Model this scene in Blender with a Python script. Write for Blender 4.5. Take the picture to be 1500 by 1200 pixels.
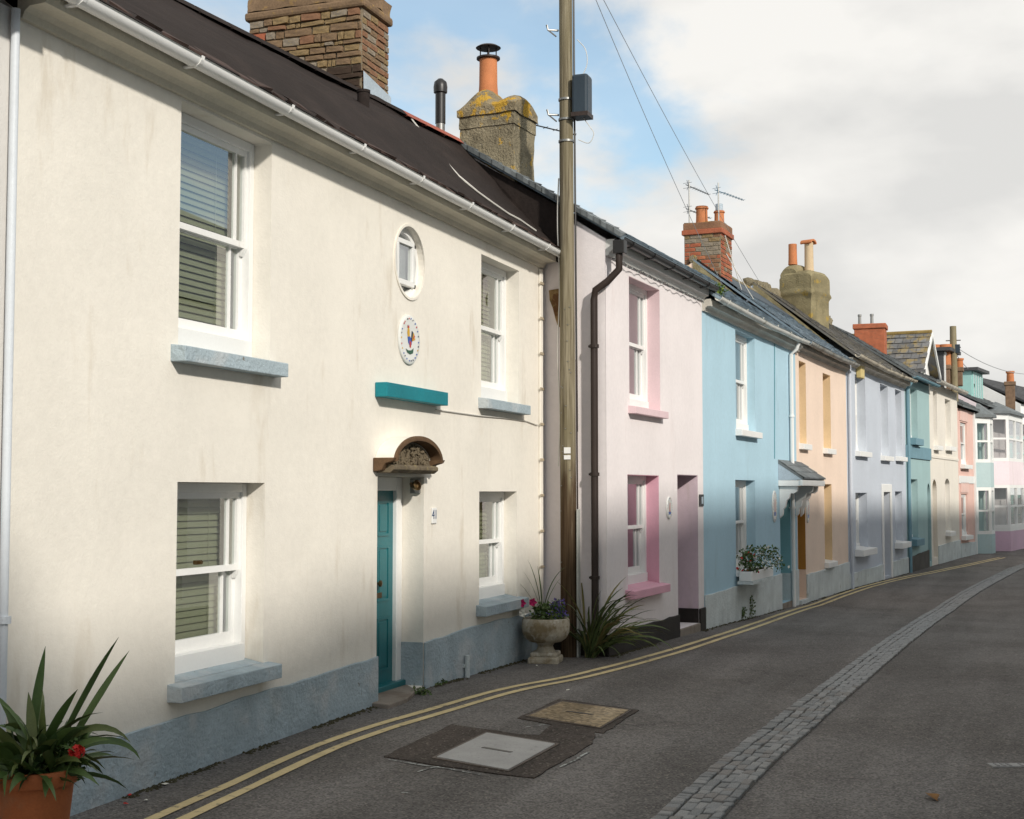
import bpy, bmesh, math, random
from mathutils import Matrix, Vector, noise as mnoise
R = math.radians
random.seed(41)
S = bpy.context.scene
COL = S.collection
for o in list(bpy.data.objects):
    bpy.data.objects.remove(o)

# ------------------------------------------------------------------ camera
FPX = 2000.0
YAW = R(19.9)
PITCH = math.atan(120 / 2000)
CAM = Vector((0, -5.2, 1.9))
_c, _s, _cp, _sp = math.cos(YAW), math.sin(YAW), math.cos(PITCH), math.sin(PITCH)
FW = Vector((_c * _cp, _s * _cp, _sp))
RT = Vector((_s, -_c, 0))
UP = Vector((-_c * _sp, -_s * _sp, _cp))
cam = bpy.data.cameras.new('camera')
cam.sensor_width = 36
cam.lens = 36 * FPX / 1500
cam.clip_end = 3000
cam.clip_start = .05
camo = bpy.data.objects.new('camera', cam)
COL.objects.link(camo)
camo.matrix_world = Matrix(((RT.x, UP.x, -FW.x, CAM.x), (RT.y, UP.y, -FW.y, CAM.y), (RT.z, UP.z, -FW.z, CAM.z), (0, 0, 0, 1)))
S.camera = camo

# ------------------------------------------------------------------ light
SUNV = Vector((.80, 1.0, -.70)).normalized()          # direction the light travels
EL = math.asin(-SUNV.z)
sun = bpy.data.lights.new('sun', 'SUN')
sun.energy = 2.2
sun.angle = R(2.8)
sun.color = (1, .94, .85)
suno = bpy.data.objects.new('sun', sun)
COL.objects.link(suno)
suno.rotation_euler = SUNV.to_track_quat('-Z', 'Y').to_euler()
W = bpy.data.worlds.new('World')
S.world = W
W.use_nodes = True
wt = W.node_tree
wt.nodes.clear()


def WN(t, **k):
    n = wt.nodes.new(t)
    for a, b in k.items():
        setattr(n, a, b)
    return n


wl = wt.links.new
sky = WN('ShaderNodeTexSky', sky_type='NISHITA', sun_disc=False, sun_elevation=EL, sun_rotation=math.atan2(-SUNV.x, -SUNV.y), altitude=50, air_density=1.0, dust_density=.6, ozone_density=1.6)
tc = WN('ShaderNodeTexCoord')
mp = WN('ShaderNodeMapping')
mp.inputs['Location'].default_value = (.567, 19.144, 3.454)
mp.inputs['Scale'].default_value = (1, 1, 1.9)
wl(tc.outputs['Generated'], mp.inputs['Vector'])
n1 = WN('ShaderNodeTexNoise')
n1.inputs['Scale'].default_value = 2.3
n1.inputs['Detail'].default_value = 9
n1.inputs['Roughness'].default_value = .53
n1.inputs['Distortion'].default_value = .25
wl(mp.outputs[0], n1.inputs['Vector'])
rp = WN('ShaderNodeMapRange', interpolation_type='SMOOTHSTEP')
rp.inputs['From Min'].default_value = .40
rp.inputs['From Max'].default_value = .50
rp.inputs['To Min'].default_value = .24
wl(n1.outputs['Fac'], rp.inputs['Value'])
n2 = WN('ShaderNodeTexNoise')
n2.inputs['Scale'].default_value = 4.2
n2.inputs['Detail'].default_value = 7
n2.inputs['Roughness'].default_value = .5
mp2 = WN('ShaderNodeMapping')
mp2.inputs['Location'].default_value = (7.7, 2.2, 1.4)
mp2.inputs['Scale'].default_value = (1, 1, 2.2)
wl(tc.outputs['Generated'], mp2.inputs['Vector'])
wl(mp2.outputs[0], n2.inputs['Vector'])
rc = WN('ShaderNodeValToRGB')
rc.color_ramp.elements[0].position = .37
rc.color_ramp.elements[0].color = (4.75, 4.72, 4.6, 1)
rc.color_ramp.elements[1].position = .54
rc.color_ramp.elements[1].color = (5.95, 5.84, 5.6, 1)
wl(n2.outputs['Fac'], rc.inputs['Fac'])
gain = WN('ShaderNodeMix', data_type='RGBA', blend_type='MULTIPLY')
gain.inputs[0].default_value = 1
gain.inputs[7].default_value = (1.0, 1.14, 1.06, 1)
wl(sky.outputs[0], gain.inputs[6])
mx = WN('ShaderNodeMix', data_type='RGBA')
wl(rp.outputs[0], mx.inputs[0])
wl(gain.outputs[2], mx.inputs[6])
wl(rc.outputs[0], mx.inputs[7])
bg = WN('ShaderNodeBackground')
bg.inputs['Strength'].default_value = .10
wl(mx.outputs[2], bg.inputs['Color'])
wo = WN('ShaderNodeOutputWorld')
wl(bg.outputs[0], wo.inputs['Surface'])
S.view_settings.view_transform = 'Standard'
S.view_settings.look = 'None'
S.view_settings.gamma = 1
S.view_settings.exposure = 0.66
S.view_settings.use_curve_mapping = False
S.render.engine = 'CYCLES'
S.cycles.max_bounces = 6
S.cycles.transparent_max_bounces = 12

# ------------------------------------------------------------------ materials
MATS = {}


def _new(name):
    m = bpy.data.materials.new(name)
    m.use_nodes = True
    t = m.node_tree
    t.nodes.clear()
    out = t.nodes.new('ShaderNodeOutputMaterial')
    return m, t, out


def _noise(t, vec, scale, detail=5, rough=.55):
    n = t.nodes.new('ShaderNodeTexNoise')
    n.inputs['Scale'].default_value = scale
    n.inputs['Detail'].default_value = detail
    n.inputs['Roughness'].default_value = rough
    t.links.new(vec, n.inputs['Vector'])
    return n.outputs['Fac']


def _range(t, v, a, b, c, d, smooth=True):
    n = t.nodes.new('ShaderNodeMapRange')
    if smooth:
        n.interpolation_type = 'SMOOTHSTEP'
    for i, x in zip(('From Min', 'From Max', 'To Min', 'To Max'), (a, b, c, d)):
        n.inputs[i].default_value = x
    t.links.new(v, n.inputs['Value'])
    return n.outputs[0]


def _mix(t, fac, a, b, mode='MIX'):
    n = t.nodes.new('ShaderNodeMix')
    n.data_type = 'RGBA'
    n.blend_type = mode
    for i, x in ((0, fac), (6, a), (7, b)):
        if isinstance(x, (int, float)):
            n.inputs[i].default_value = x
        elif isinstance(x, tuple):
            n.inputs[i].default_value = (*x, 1)
        else:
            t.links.new(x, n.inputs[i])
    return n.outputs[2]


def _map(t, vec, scale=(1, 1, 1), loc=(0, 0, 0)):
    n = t.nodes.new('ShaderNodeMapping')
    n.inputs['Scale'].default_value = scale
    n.inputs['Location'].default_value = loc
    t.links.new(vec, n.inputs['Vector'])
    return n.outputs[0]


def surf(name, col, rough=.8, var=.08, vs=2.5, bump=.15, bs=70, spec=.3, patches=(), metal=0, coords='Object', bd=.01):
    """patches: (colour, scale xyz, noise scale, lo, hi, strength)"""
    if name in MATS:
        return MATS[name]
    m, t, out = _new(name)
    b = t.nodes.new('ShaderNodeBsdfPrincipled')
    co = t.nodes.new('ShaderNodeTexCoord').outputs[coords]
    v = _range(t, _noise(t, co, vs, 6), .3, .7, 1 - var, 1 + var, False)
    v2 = _range(t, _noise(t, co, vs * 17, 3), .3, .7, 1 - var * .6, 1 + var * .6, False)
    c = _mix(t, 1, col, v, 'MULTIPLY')
    c = _mix(t, 1, c, v2, 'MULTIPLY')
    for i, (pc, sc, ns, lo, hi, st) in enumerate(patches):
        f = _range(t, _noise(t, _map(t, co, sc, (i * 3.7 + 1, i * 1.3, i * 2.1)), ns, 6, .6), lo, hi, 0, st)
        c = _mix(t, f, c, pc)
    t.links.new(c, b.inputs['Base Color'])
    b.inputs['Roughness'].default_value = rough
    b.inputs['Specular IOR Level'].default_value = spec
    b.inputs['Metallic'].default_value = metal
    if bump:
        bn = t.nodes.new('ShaderNodeBump')
        bn.inputs['Strength'].default_value = bump
        bn.inputs['Distance'].default_value = bd
        a = _noise(t, co, bs, 4, .6)
        a2 = _noise(t, co, bs * .07, 3, .5)
        ad = t.nodes.new('ShaderNodeMath')
        ad.operation = 'MULTIPLY_ADD'
        t.links.new(a2, ad.inputs[0])
        ad.inputs[1].default_value = 2.5
        t.links.new(a, ad.inputs[2])
        t.links.new(ad.outputs[0], bn.inputs['Height'])
        t.links.new(bn.outputs[0], b.inputs['Normal'])
    t.links.new(b.outputs[0], out.inputs['Surface'])
    MATS[name] = m
    return m


def render_wall(name, col, stain=(.35, .30, .20), st=.22):
    col = tuple(min(.83, x * 1.07) for x in col)
    return surf(name, col, rough=.9, var=.05, vs=.9, bump=.24, bs=48, spec=.15,
                patches=((stain, (1.7, 1.7, .42), 1.5, .57, .70, st),
                         (tuple(x * .82 for x in col), (2.2, 2.2, .12), 1.3, .54, .75, .14),
                         (tuple(min(1, x * 1.06) for x in col), (1, 1, 1), 1.1, .5, .7, .6)))


def glass_mat():
    if 'glass' in MATS:
        return MATS['glass']
    m, t, out = _new('glass')
    tr = t.nodes.new('ShaderNodeBsdfTransparent')
    tr.inputs[0].default_value = (.86, .9, .87, 1)
    gl = t.nodes.new('ShaderNodeBsdfGlossy')
    gl.inputs['Roughness'].default_value = .012
    gl.inputs['Color'].default_value = (.95, .97, 1, 1)
    lw = t.nodes.new('ShaderNodeLayerWeight')
    lw.inputs['Blend'].default_value = .5
    pw = t.nodes.new('ShaderNodeMath')
    pw.operation = 'POWER'
    t.links.new(lw.outputs['Facing'], pw.inputs[0])
    pw.inputs[1].default_value = 4.0
    fr = t.nodes.new('ShaderNodeMapRange')
    fr.inputs['To Min'].default_value = .28
    t.links.new(pw.outputs[0], fr.inputs['Value'])
    bn = t.nodes.new('ShaderNodeBump')
    bn.inputs['Strength'].default_value = .02
    co = t.nodes.new('ShaderNodeTexCoord').outputs['Object']
    t.links.new(_noise(t, co, 3, 2), bn.inputs['Height'])
    t.links.new(bn.outputs[0], gl.inputs['Normal'])
    mx = t.nodes.new('ShaderNodeMixShader')
    t.links.new(fr.outputs[0], mx.inputs[0])
    t.links.new(tr.outputs[0], mx.inputs[1])
    t.links.new(gl.outputs[0], mx.inputs[2])
    t.links.new(mx.outputs[0], out.inputs['Surface'])
    MATS['glass'] = m
    return m


def asphalt(name, base, dark, light, sc=1.0):
    if name in MATS:
        return MATS[name]
    m, t, out = _new(name)
    b = t.nodes.new('ShaderNodeBsdfPrincipled')
    co = t.nodes.new('ShaderNodeTexCoord').outputs['Object']
    big = _noise(t, co, .55, 7, .6)
    c = _mix(t, _range(t, big, .35, .65, 0, 1), dark, base)
    streak = _noise(t, _map(t, co, (.18, 1.6, 1)), 1.4, 5, .6)
    c = _mix(t, _range(t, streak, .5, .72, 0, .45), c, light)
    mid = _noise(t, co, 9, 5, .7)
    c = _mix(t, 1, c, _range(t, mid, .3, .7, .86, 1.14, False), 'MULTIPLY')
    tr = _noise(t, _map(t, co, (.05, .9, 1), (2, 0, 0)), 1.6, 3, .5)
    c = _mix(t, 1, c, _range(t, tr, .35, .65, .84, 1.14), 'MULTIPLY')
    vc = t.nodes.new('ShaderNodeTexVoronoi')
    vc.feature = 'DISTANCE_TO_EDGE'
    vc.inputs['Scale'].default_value = .42
    wob = t.nodes.new('ShaderNodeVectorMath')
    wob.operation = 'ADD'
    nz = t.nodes.new('ShaderNodeTexNoise')
    nz.inputs['Scale'].default_value = 2.2
    nz.inputs['Detail'].default_value = 6
    t.links.new(co, nz.inputs['Vector'])
    t.links.new(co, wob.inputs[0])
    t.links.new(nz.outputs['Color'], wob.inputs[1])
    t.links.new(wob.outputs[0], vc.inputs['Vector'])
    ck = _range(t, vc.outputs['Distance'], .002, .006, .55, 0)
    gate = _range(t, _noise(t, _map(t, co, (1, 1, 1), (9, 4, 0)), .35, 3, .5), .50, .58, 0, 1)
    ml = t.nodes.new('ShaderNodeMath')
    ml.operation = 'MULTIPLY'
    t.links.new(ck, ml.inputs[0])
    t.links.new(gate, ml.inputs[1])
    c = _mix(t, ml.outputs[0], c, tuple(x * .3 for x in dark))
    vo = t.nodes.new('ShaderNodeTexVoronoi')
    vo.inputs['Scale'].default_value = 75 * sc
    t.links.new(co, vo.inputs['Vector'])
    sep = t.nodes.new('ShaderNodeSeparateColor')
    t.links.new(vo.outputs['Color'], sep.inputs[0])
    c = _mix(t, 1, c, _range(t, sep.outputs[0], 0, 1, .60, 1.42, False), 'MULTIPLY')
    chip = _range(t, sep.outputs[1], .965, .975, 0, .4)
    c = _mix(t, chip, c, (.34, .30, .25))
    stain = _noise(t, _map(t, co, (1, 1, 1), (5, 3, 1)), 1.7, 6, .7)
    c = _mix(t, _range(t, stain, .62, .72, 0, .4), c, tuple(x * .45 for x in dark))
    t.links.new(c, b.inputs['Base Color'])
    b.inputs['Roughness'].default_value = .88
    b.inputs['Specular IOR Level'].default_value = .25
    bn = t.nodes.new('ShaderNodeBump')
    bn.inputs['Strength'].default_value = .5
    bn.inputs['Distance'].default_value = .006
    t.links.new(vo.outputs['Distance'], bn.inputs['Height'])
    t.links.new(bn.outputs[0], b.inputs['Normal'])
    t.links.new(b.outputs[0], out.inputs['Surface'])
    MATS[name] = m
    return m


def slate_mat(name, col, moss=None):
    if name in MATS:
        return MATS[name]
    m, t, out = _new(name)
    b = t.nodes.new('ShaderNodeBsdfPrincipled')
    co = t.nodes.new('ShaderNodeTexCoord').outputs['Object']
    geo = t.nodes.new('ShaderNodeNewGeometry').outputs['Random Per Island']
    c = _mix(t, 1, col, _range(t, geo, 0, 1, .68, 1.32, False), 'MULTIPLY')
    c = _mix(t, 1, c, _range(t, _noise(t, co, 8, 5), .3, .7, .8, 1.2, False), 'MULTIPLY')
    if moss:
        c = _mix(t, _range(t, _noise(t, co, 2.6, 6, .65), .47, .62, 0, .85), c, moss)
    t.links.new(c, b.inputs['Base Color'])
    b.inputs['Roughness'].default_value = .62
    t.links.new(b.outputs[0], out.inputs['Surface'])
    MATS[name] = m
    return m


WHITE = surf('white_paint', (.80, .80, .78), rough=.45, var=.03, bump=.05, spec=.4)
FRAME = surf('window_white', (.82, .82, .80), rough=.4, var=.03, bump=.04, spec=.4, patches=(((.55, .52, .45), (1, 1, .4), 7, .66, .75, .3),))
GREYBLUE = surf('greyblue_masonry_paint', (.37, .445, .485), rough=.9, var=.12, vs=3, bump=.9, bs=26, spec=.12, bd=.016,
                patches=(((.20, .17, .13), (1, 1, 1), 5.5, .655, .68, .8), ((.50, .53, .54), (1, 1, 1), 2.4, .50, .66, .7), ((.25, .30, .32), (2, 2, .5), 2.2, .56, .72, .5)))
TEAL = surf('teal_gloss', (.012, .145, .165), rough=.35, var=.1, bump=.05, spec=.5)
TEALL = surf('teal_painted_board', (.01, .20, .24), rough=.55, var=.12, bump=.1, spec=.3)
CREAM = render_wall('cream_render', (.745, .708, .635), (.585, .515, .41), .55)
CREAM2 = render_wall('pale_cream_render', (.71, .67, .60))
PINKW = render_wall('pale_pink_render', (.735, .685, .685), (.6, .5, .48))
PINKREV = surf('pink_paint', (.73, .40, .49), rough=.8, var=.05, bump=.12)
PINKREV2 = surf('rose_paint', (.72, .55, .575), rough=.8, var=.05, bump=.12)
LILAC = render_wall('lilac_render', (.62, .50, .555))
BLUEW = render_wall('sky_blue_render', (.39, .56, .655), (.30, .41, .45), .3)
BLUEDK = surf('turquoise_paint', (.22, .43, .47), rough=.75, var=.06)
PLINTHW = surf('pale_plinth_paint', (.58, .63, .63), rough=.9, var=.12, bump=.8, bs=26, bd=.016, patches=(((.30, .30, .24), (1, 1, 1), 3.2, .63, .75, .7), ((.42, .48, .48), (2, 2, .4), 2, .52, .7, .5)))
BLACKP = surf('black_plinth_paint', (.025, .021, .018), rough=.7, var=.2, bump=.3, bs=40)
ORANGE = render_wall('apricot_render', (.76, .61, .50), (.55, .42, .32))
ORREV = surf('amber_paint', (.74, .53, .31), rough=.8, var=.06)
ORDOOR = surf('ochre_paint', (.40, .20, .04), rough=.6, var=.08)
GREYW = render_wall('grey_blue_render', (.50, .54, .60), (.4, .42, .45))
TEALW = render_wall('sea_green_render', (.32, .455, .46), (.2, .33, .33))
TEALB = surf('slate_blue_band', (.17, .30, .36), rough=.8)
SALMON = render_wall('salmon_render', (.70, .47, .41), (.5, .3, .24))
SAGE = render_wall('sage_render', (.42, .53, .54))
MAGENTA = render_wall('rose_pink_render', (.60, .42, .52))
PALEPINK = render_wall('blush_render', (.76, .66, .69))
AQUA = surf('aqua_paint', (.36, .60, .57), rough=.6, var=.05)
WHITEW = render_wall('white_render', (.78, .77, .75))
BLACKM = surf('black_plastic', (.018, .017, .017), rough=.4, var=.15, bump=.03, spec=.5)
BROWNP = surf('brown_black_pipe', (.035, .024, .020), rough=.5, var=.2, bump=.05)
DARKB = surf('navy_box', (.03, .045, .06), rough=.45, var=.1, bump=.03)
LEAD = surf('lead_flashing', (.40, .47, .53), rough=.55, var=.15, bump=.2, bs=20)
TAR = surf('bitumen_coating', (.026, .020, .018), rough=.88, var=.18, vs=1.2, bump=.5, bs=26, spec=.12, bd=.012, patches=(((.042, .031, .027), (1, 3, 1), 1.2, .5, .7, .6), ((.025, .018, .016), (1, 1, 1), 5, .6, .72, .7)))
RIDGER = surf('red_ridge_tile', (.33, .10, .07), rough=.8, var=.25, bump=.2)
TERRA = surf('terracotta', (.50, .185, .075), rough=.75, var=.14, vs=4, bump=.15, bs=40, patches=(((.35, .16, .09), (1, 1, 1), 5, .55, .7, .6),))
POTP = surf('planter_terracotta', (.42, .13, .045), rough=.7, var=.12, vs=5, bump=.1, patches=(((.34, .17, .09), (1, 1, 1), 4, .58, .7, .5),))
BUFF = surf('buff_clay', (.55, .42, .27), rough=.8, var=.12)
STONEC = surf('lichen_render', (.255, .22, .15), rough=.95, var=.3, vs=4, bump=1.0, bs=34, spec=.1, bd=.03,
              patches=(((.55, .33, .03), (1, 1, 1), 4.5, .57, .63, .85), ((.10, .085, .055), (2, 2, .6), 3, .52, .66, .7), ((.42, .38, .30), (1, 1, 1), 14, .62, .68, .6)))
LICHCAP = surf('lichen_crusted_cap', (.26, .215, .14), rough=.95, var=.3, vs=4, bump=1.0, bs=34, spec=.1, bd=.03, patches=(((.13, .105, .07), (1, 1, 1), 5, .50, .62, .6), ((.52, .31, .04), (1, 1, 1), 4.6, .51, .58, .9)))
STONED = surf('olive_render', (.24, .205, .12), rough=.95, var=.25, vs=3, bump=.8, bs=30, spec=.1, bd=.02, patches=(((.40, .27, .05), (1, 1, 1), 3.5, .60, .68, .7), ((.13, .11, .06), (2, 2, .5), 3, .55, .7, .6)))
MORTAR = surf('old_mortar', (.26, .215, .15), rough=.95, var=.2, bump=.5, bs=40)
MORTARD = surf('tarred_mortar', (.05, .035, .026), rough=.9, var=.2, bump=.5, bs=40)
lich = lambda a, s: ((a, (1, 1, 1), 9, .56, .66, s),)
BR = [surf('brick_red', (.34, .105, .055), rough=.9, var=.2, bump=.4, bs=50),
      surf('brick_brown', (.22, .115, .065), rough=.9, var=.25, bump=.4, bs=50),
      surf('stone_brown', (.19, .125, .075), rough=.95, var=.3, bump=.5, bs=50, patches=lich((.30, .19, .07), .7)),
      surf('stone_lichen', (.235, .165, .085), rough=.95, var=.35, bump=.5, bs=50, patches=lich((.37, .23, .06), .8)),
      surf('stone_grey', (.24, .20, .155), rough=.95, var=.3, bump=.5, bs=50, patches=lich((.40, .27, .07), .6)),
      surf('brick_tarred', (.050, .032, .022), rough=.9, var=.25, bump=.4, bs=50),
      surf('brick_orange', (.40, .145, .07), rough=.9, var=.2, bump=.4, bs=50, patches=lich((.30, .19, .10), .5))]
WOODP = surf('weathered_pole_wood', (.235, .20, .125), rough=.9, var=.14, vs=3, bump=.5, bs=30, spec=.15, patches=(((.10, .075, .045), (9, 9, .35), 2.2, .55, .68, .75), ((.30, .27, .20), (14, 14, .3), 2, .55, .7, .6)))
WOODD = surf('creosoted_wood', (.095, .045, .022), rough=.85, var=.2, vs=3, bump=.5, bs=30, patches=(((.04, .02, .012), (9, 9, .35), 2.2, .5, .66, .8),))
CARVE = surf('carved_stone_hood', (.15, .12, .08), rough=.9, var=.3, vs=9, bump=.4, bs=40, patches=(((.30, .24, .11), (1, 1, 1), 12, .56, .66, .7), ((.07, .05, .035), (1, 1, 1), 8, .56, .68, .7)))
HOODT = surf('rusty_hood_edge', (.115, .068, .036), rough=.85, var=.3, vs=8, bump=.3)
STEPST = surf('step_slab', (.25, .215, .18), rough=.9, var=.15, bump=.3, bs=40, patches=(((.16, .12, .09), (1, 1, 1), 3, .5, .66, .6),))
STEEL = surf('galvanised', (.27, .27, .26), rough=.4, var=.1, metal=.7, bump=.05)
WIRE = surf('grey_cable', (.10, .11, .12), rough=.6, bump=0)
WIREW = surf('white_cable', (.62, .60, .55), rough=.6, bump=0)
BLIND = surf('olive_blind_slat', (.33, .335, .225), rough=.6, var=.06, bump=.02)
CURT = surf('pale_curtain', (.50, .53, .50), rough=.9, var=.08, bump=.2, bs=10)
CURTG = surf('green_grey_curtain', (.30, .40, .37), rough=.9, var=.1, bump=.2, bs=10)
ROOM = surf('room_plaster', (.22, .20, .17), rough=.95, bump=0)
URN = surf('mossy_cast_stone', (.40, .355, .275), rough=.95, var=.2, vs=5, bump=.6, bs=40, bd=.012, patches=(((.19, .14, .07), (1, 1, 1), 4.5, .48, .62, .85), ((.60, .57, .50), (1, 1, 1), 8, .56, .68, .7)))
SOIL = surf('soil', (.03, .02, .013), rough=1, var=.4, vs=20, bump=.8)
LEAF = [surf('strap_leaf_%d' % i, c, rough=.42, var=.18, vs=6, bump=.05, spec=.4) for i, c in enumerate([(.058, .105, .026), (.075, .125, .033), (.042, .080, .024), (.10, .13, .036)])]
GRASSL = [surf('sword_leaf_%d' % i, c, rough=.5, var=.2, vs=6, bump=.05) for i, c in enumerate([(.085, .12, .04), (.12, .15, .05), (.06, .085, .03), (.16, .14, .05)])]
RED = surf('red_petal', (.55, .025, .02), rough=.6, var=.2, bump=0)
MAG = surf('magenta_petal', (.42, .015, .11), rough=.6, var=.2, bump=0)
VIO = surf('violet_petal', (.13, .09, .33), rough=.6, var=.2, bump=0)
WPET = surf('white_petal', (.72, .70, .62), rough=.6, var=.1, bump=0)
BUSH = surf('small_leaf', (.07, .125, .035), rough=.6, var=.3, vs=20, bump=0)
BRASS = surf('aged_brass', (.14, .09, .04), rough=.4, metal=.8, var=.2, bump=.1)
YEL = surf('yellow_line_paint', (.56, .455, .25), rough=.8, var=.12, vs=5, bump=.3, bs=120, patches=(((.17, .145, .11), (1, 1, 1), 11, .58, .66, .85), ((.70, .58, .32), (1, 1, 1), 3, .5, .7, .6)))
CHALK = surf('chalk_paint', (.40, .42, .40), rough=.9, bump=.1, patches=(((.09, .085, .08), (1, 1, 1), 22, .45, .55, .9),))
CONC = surf('concrete_cover', (.36, .355, .345), rough=.9, var=.1, vs=4, bump=.3, bs=120, patches=(((.24, .23, .22), (1, 1, 1), 30, .58, .66, .5),))
GLASS = glass_mat()
SLB = slate_mat('slate_blue', (.155, .205, .245))
SLG = slate_mat('slate_grey', (.13, .145, .15))
SLM = slate_mat('slate_mossy', (.115, .11, .10), (.17, .15, .105))
SLY = slate_mat('slate_lichen', (.14, .14, .14), (.27, .20, .075))
SLD = slate_mat('slate_dark', (.055, .055, .058))
GRAN = [surf('granite_%d' % i, c, rough=.7, var=.2, vs=9, bump=.5, bs=60, spec=.35) for i, c in enumerate([(.215, .22, .22), (.18, .185, .185), (.255, .255, .25), (.20, .19, .18)])]
ASPH = asphalt('asphalt_road', (.138, .129, .122), (.102, .094, .087), (.168, .160, .154))
ASPH_D = asphalt('asphalt_patch', (.066, .053, .045), (.046, .037, .031), (.085, .070, .060))
GRAVEL = asphalt('exposed_aggregate', (.28, .22, .14), (.20, .15, .09), (.33, .27, .19), .45)
GROUT = surf('dark_joint_grit', (.105, .097, .086), rough=1, var=.3, vs=12, bump=.6)


# ------------------------------------------------------------------ mesh helpers
class MB:
    def __init__(s):
        s.v, s.f = [], []

    def add(s, vs, fs):
        n = len(s.v)
        s.v += [tuple(x) for x in vs]
        s.f += [tuple(i + n for i in f) for f in fs]
        return s

    def box(s, x0, x1, y0, y1, z0, z1, M=None):
        v = [(x, y, z) for z in (z0, z1) for x, y in ((x0, y0), (x1, y0), (x1, y1), (x0, y1))]
        if M:
            v = [M @ Vector(p) for p in v]
        return s.add(v, [(3, 2, 1, 0), (4, 5, 6, 7), (0, 1, 5, 4), (1, 2, 6, 5), (2, 3, 7, 6), (3, 0, 4, 7)])

    def prism(s, poly, a, b, axis='y'):
        """polygon in the plane across axis, extruded from a to b. axis y: (x,z); x: (y,z); z: (x,y)"""
        def P(p, t):
            return {'y': (p[0], t, p[1]), 'x': (t, p[0], p[1]), 'z': (p[0], p[1], t)}[axis]
        n = len(poly)
        v = [P(p, a) for p in poly] + [P(p, b) for p in poly]
        f = [tuple(range(n)), tuple(range(2 * n - 1, n - 1, -1))] + [(i, i + n, (i + 1) % n + n, (i + 1) % n) for i in range(n)]
        return s.add(v, f)

    def tube(s, pts, r, n=8, cap=True):
        pts = [Vector(p) for p in pts]
        rs = r if isinstance(r, (list, tuple)) else [r] * len(pts)
        v, f = [], []
        ref = Vector((.31, .17, .93))
        for i, p in enumerate(pts):
            d = (pts[min(i + 1, len(pts) - 1)] - pts[max(i - 1, 0)]).normalized()
            a = d.cross(ref if abs(d.dot(ref)) < .95 else Vector((1, 0, 0))).normalized()
            b = d.cross(a)
            for k in range(n):
                t = 2 * math.pi * k / n
                v.append(p + rs[i] * (math.cos(t) * a + math.sin(t) * b))
        for i in range(len(pts) - 1):
            for k in range(n):
                f.append((i * n + k, i * n + (k + 1) % n, (i + 1) * n + (k + 1) % n, (i + 1) * n + k))
        if cap:
            f += [tuple(range(n - 1, -1, -1)), tuple(range((len(pts) - 1) * n, len(pts) * n))]
        return s.add(v, f)

    def lathe(s, prof, n=24, c=(0, 0, 0), wob=0):
        v, f = [], []
        for r, z in prof:
            for k in range(n):
                t = 2 * math.pi * k / n
                rr = r * (1 + wob * mnoise.noise((math.cos(t) * 2, math.sin(t) * 2, z * 4)))
                v.append((c[0] + rr * math.cos(t), c[1] + rr * math.sin(t), c[2] + z))
        for i in range(len(prof) - 1):
            for k in range(n):
                f.append((i * n + k, i * n + (k + 1) % n, (i + 1) * n + (k + 1) % n, (i + 1) * n + k))
        f += [tuple(range(n - 1, -1, -1)), tuple(range((len(prof) - 1) * n, len(prof) * n))]
        return s.add(v, f)

    def mesh(s, name, mat, smooth=False, merge=False, fixn=True):
        me = bpy.data.meshes.new(name)
        me.from_pydata(s.v, [], s.f)
        bm = bmesh.new()
        bm.from_mesh(me)
        if merge:
            bmesh.ops.remove_doubles(bm, verts=bm.verts, dist=.0006)
        if fixn:
            bmesh.ops.recalc_face_normals(bm, faces=bm.faces)
        bm.to_mesh(me)
        bm.free()
        me.materials.append(mat)
        if smooth:
            for p in me.polygons:
                p.use_smooth = True
            me.set_sharp_from_angle(angle=R(42))
        return me

    def obj(s, name, mat, parent=None, smooth=False, merge=False, bevel=0, fixn=True):
        return link(name, s.mesh(name, mat, smooth, merge or bevel > 0, fixn), parent, bevel)


def link(name, me, parent=None, bevel=0):
    o = bpy.data.objects.new(name, me)
    COL.objects.link(o)
    if parent is not None:
        o.parent = parent
    if bevel:
        b = o.modifiers.new('bevel', 'BEVEL')
        b.width = bevel
        b.segments = 2
        b.limit_method = 'ANGLE'
        b.angle_limit = R(40)
    return o


def tag(o, label=None, cat=None, group=None, kind=None):
    if label:
        o['label'] = label
    if cat:
        o['category'] = cat
    if group:
        o['group'] = group
    if kind:
        o['kind'] = kind
    return o


def empty(name, loc=(0, 0, 0), rz=0, label=None, cat=None, group=None):
    o = bpy.data.objects.new(name, None)
    COL.objects.link(o)
    o.location = loc
    o.rotation_euler = (0, 0, rz)
    o.empty_display_size = .2
    return tag(o, label, cat, group)


# ------------------------------------------------------------------ pixel to place
def ray(px, py):
    return FW + (px - 750) / FPX * RT - (py - 600) / FPX * UP


def plane_hit(o, ang, px, py, d=0):
    r = ray(px, py)
    n = (-math.sin(ang), math.cos(ang))
    t = ((o[0] - CAM.x) * n[0] + (o[1] - CAM.y) * n[1] + d) / (r.x * n[0] + r.y * n[1])
    p = CAM + t * r
    return (p.x - o[0]) * math.cos(ang) + (p.y - o[1]) * math.sin(ang), p.z


def lerp_table(P, x):
    if x <= P[0][0]:
        return P[0][1]
    for (a, b), (c, d) in zip(P, P[1:]):
        if x <= c:
            return b + (d - b) * (x - a) / (c - a)
    return P[-1][1]


GT = [(6, 0), (10, .05), (12, .05), (14.6, 0), (19.6, -.08), (26.3, -.23), (31.5, -.27), (39.4, -.34)]
DT = [(-20, -3.15), (8.6, -3.41), (11.6, -3.53), (15.2, -3.64), (20, -3.80), (26.2, -4.05), (33, -4.48), (41.5, -5.2), (46, -5.8), (53, -7.0), (62, -9.0), (80, -14)]


def gz(x, y):
    return lerp_table(GT, x) - .05 * (1 - min(1, abs(y - lerp_table(DT, x)) / 3.0))


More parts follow.
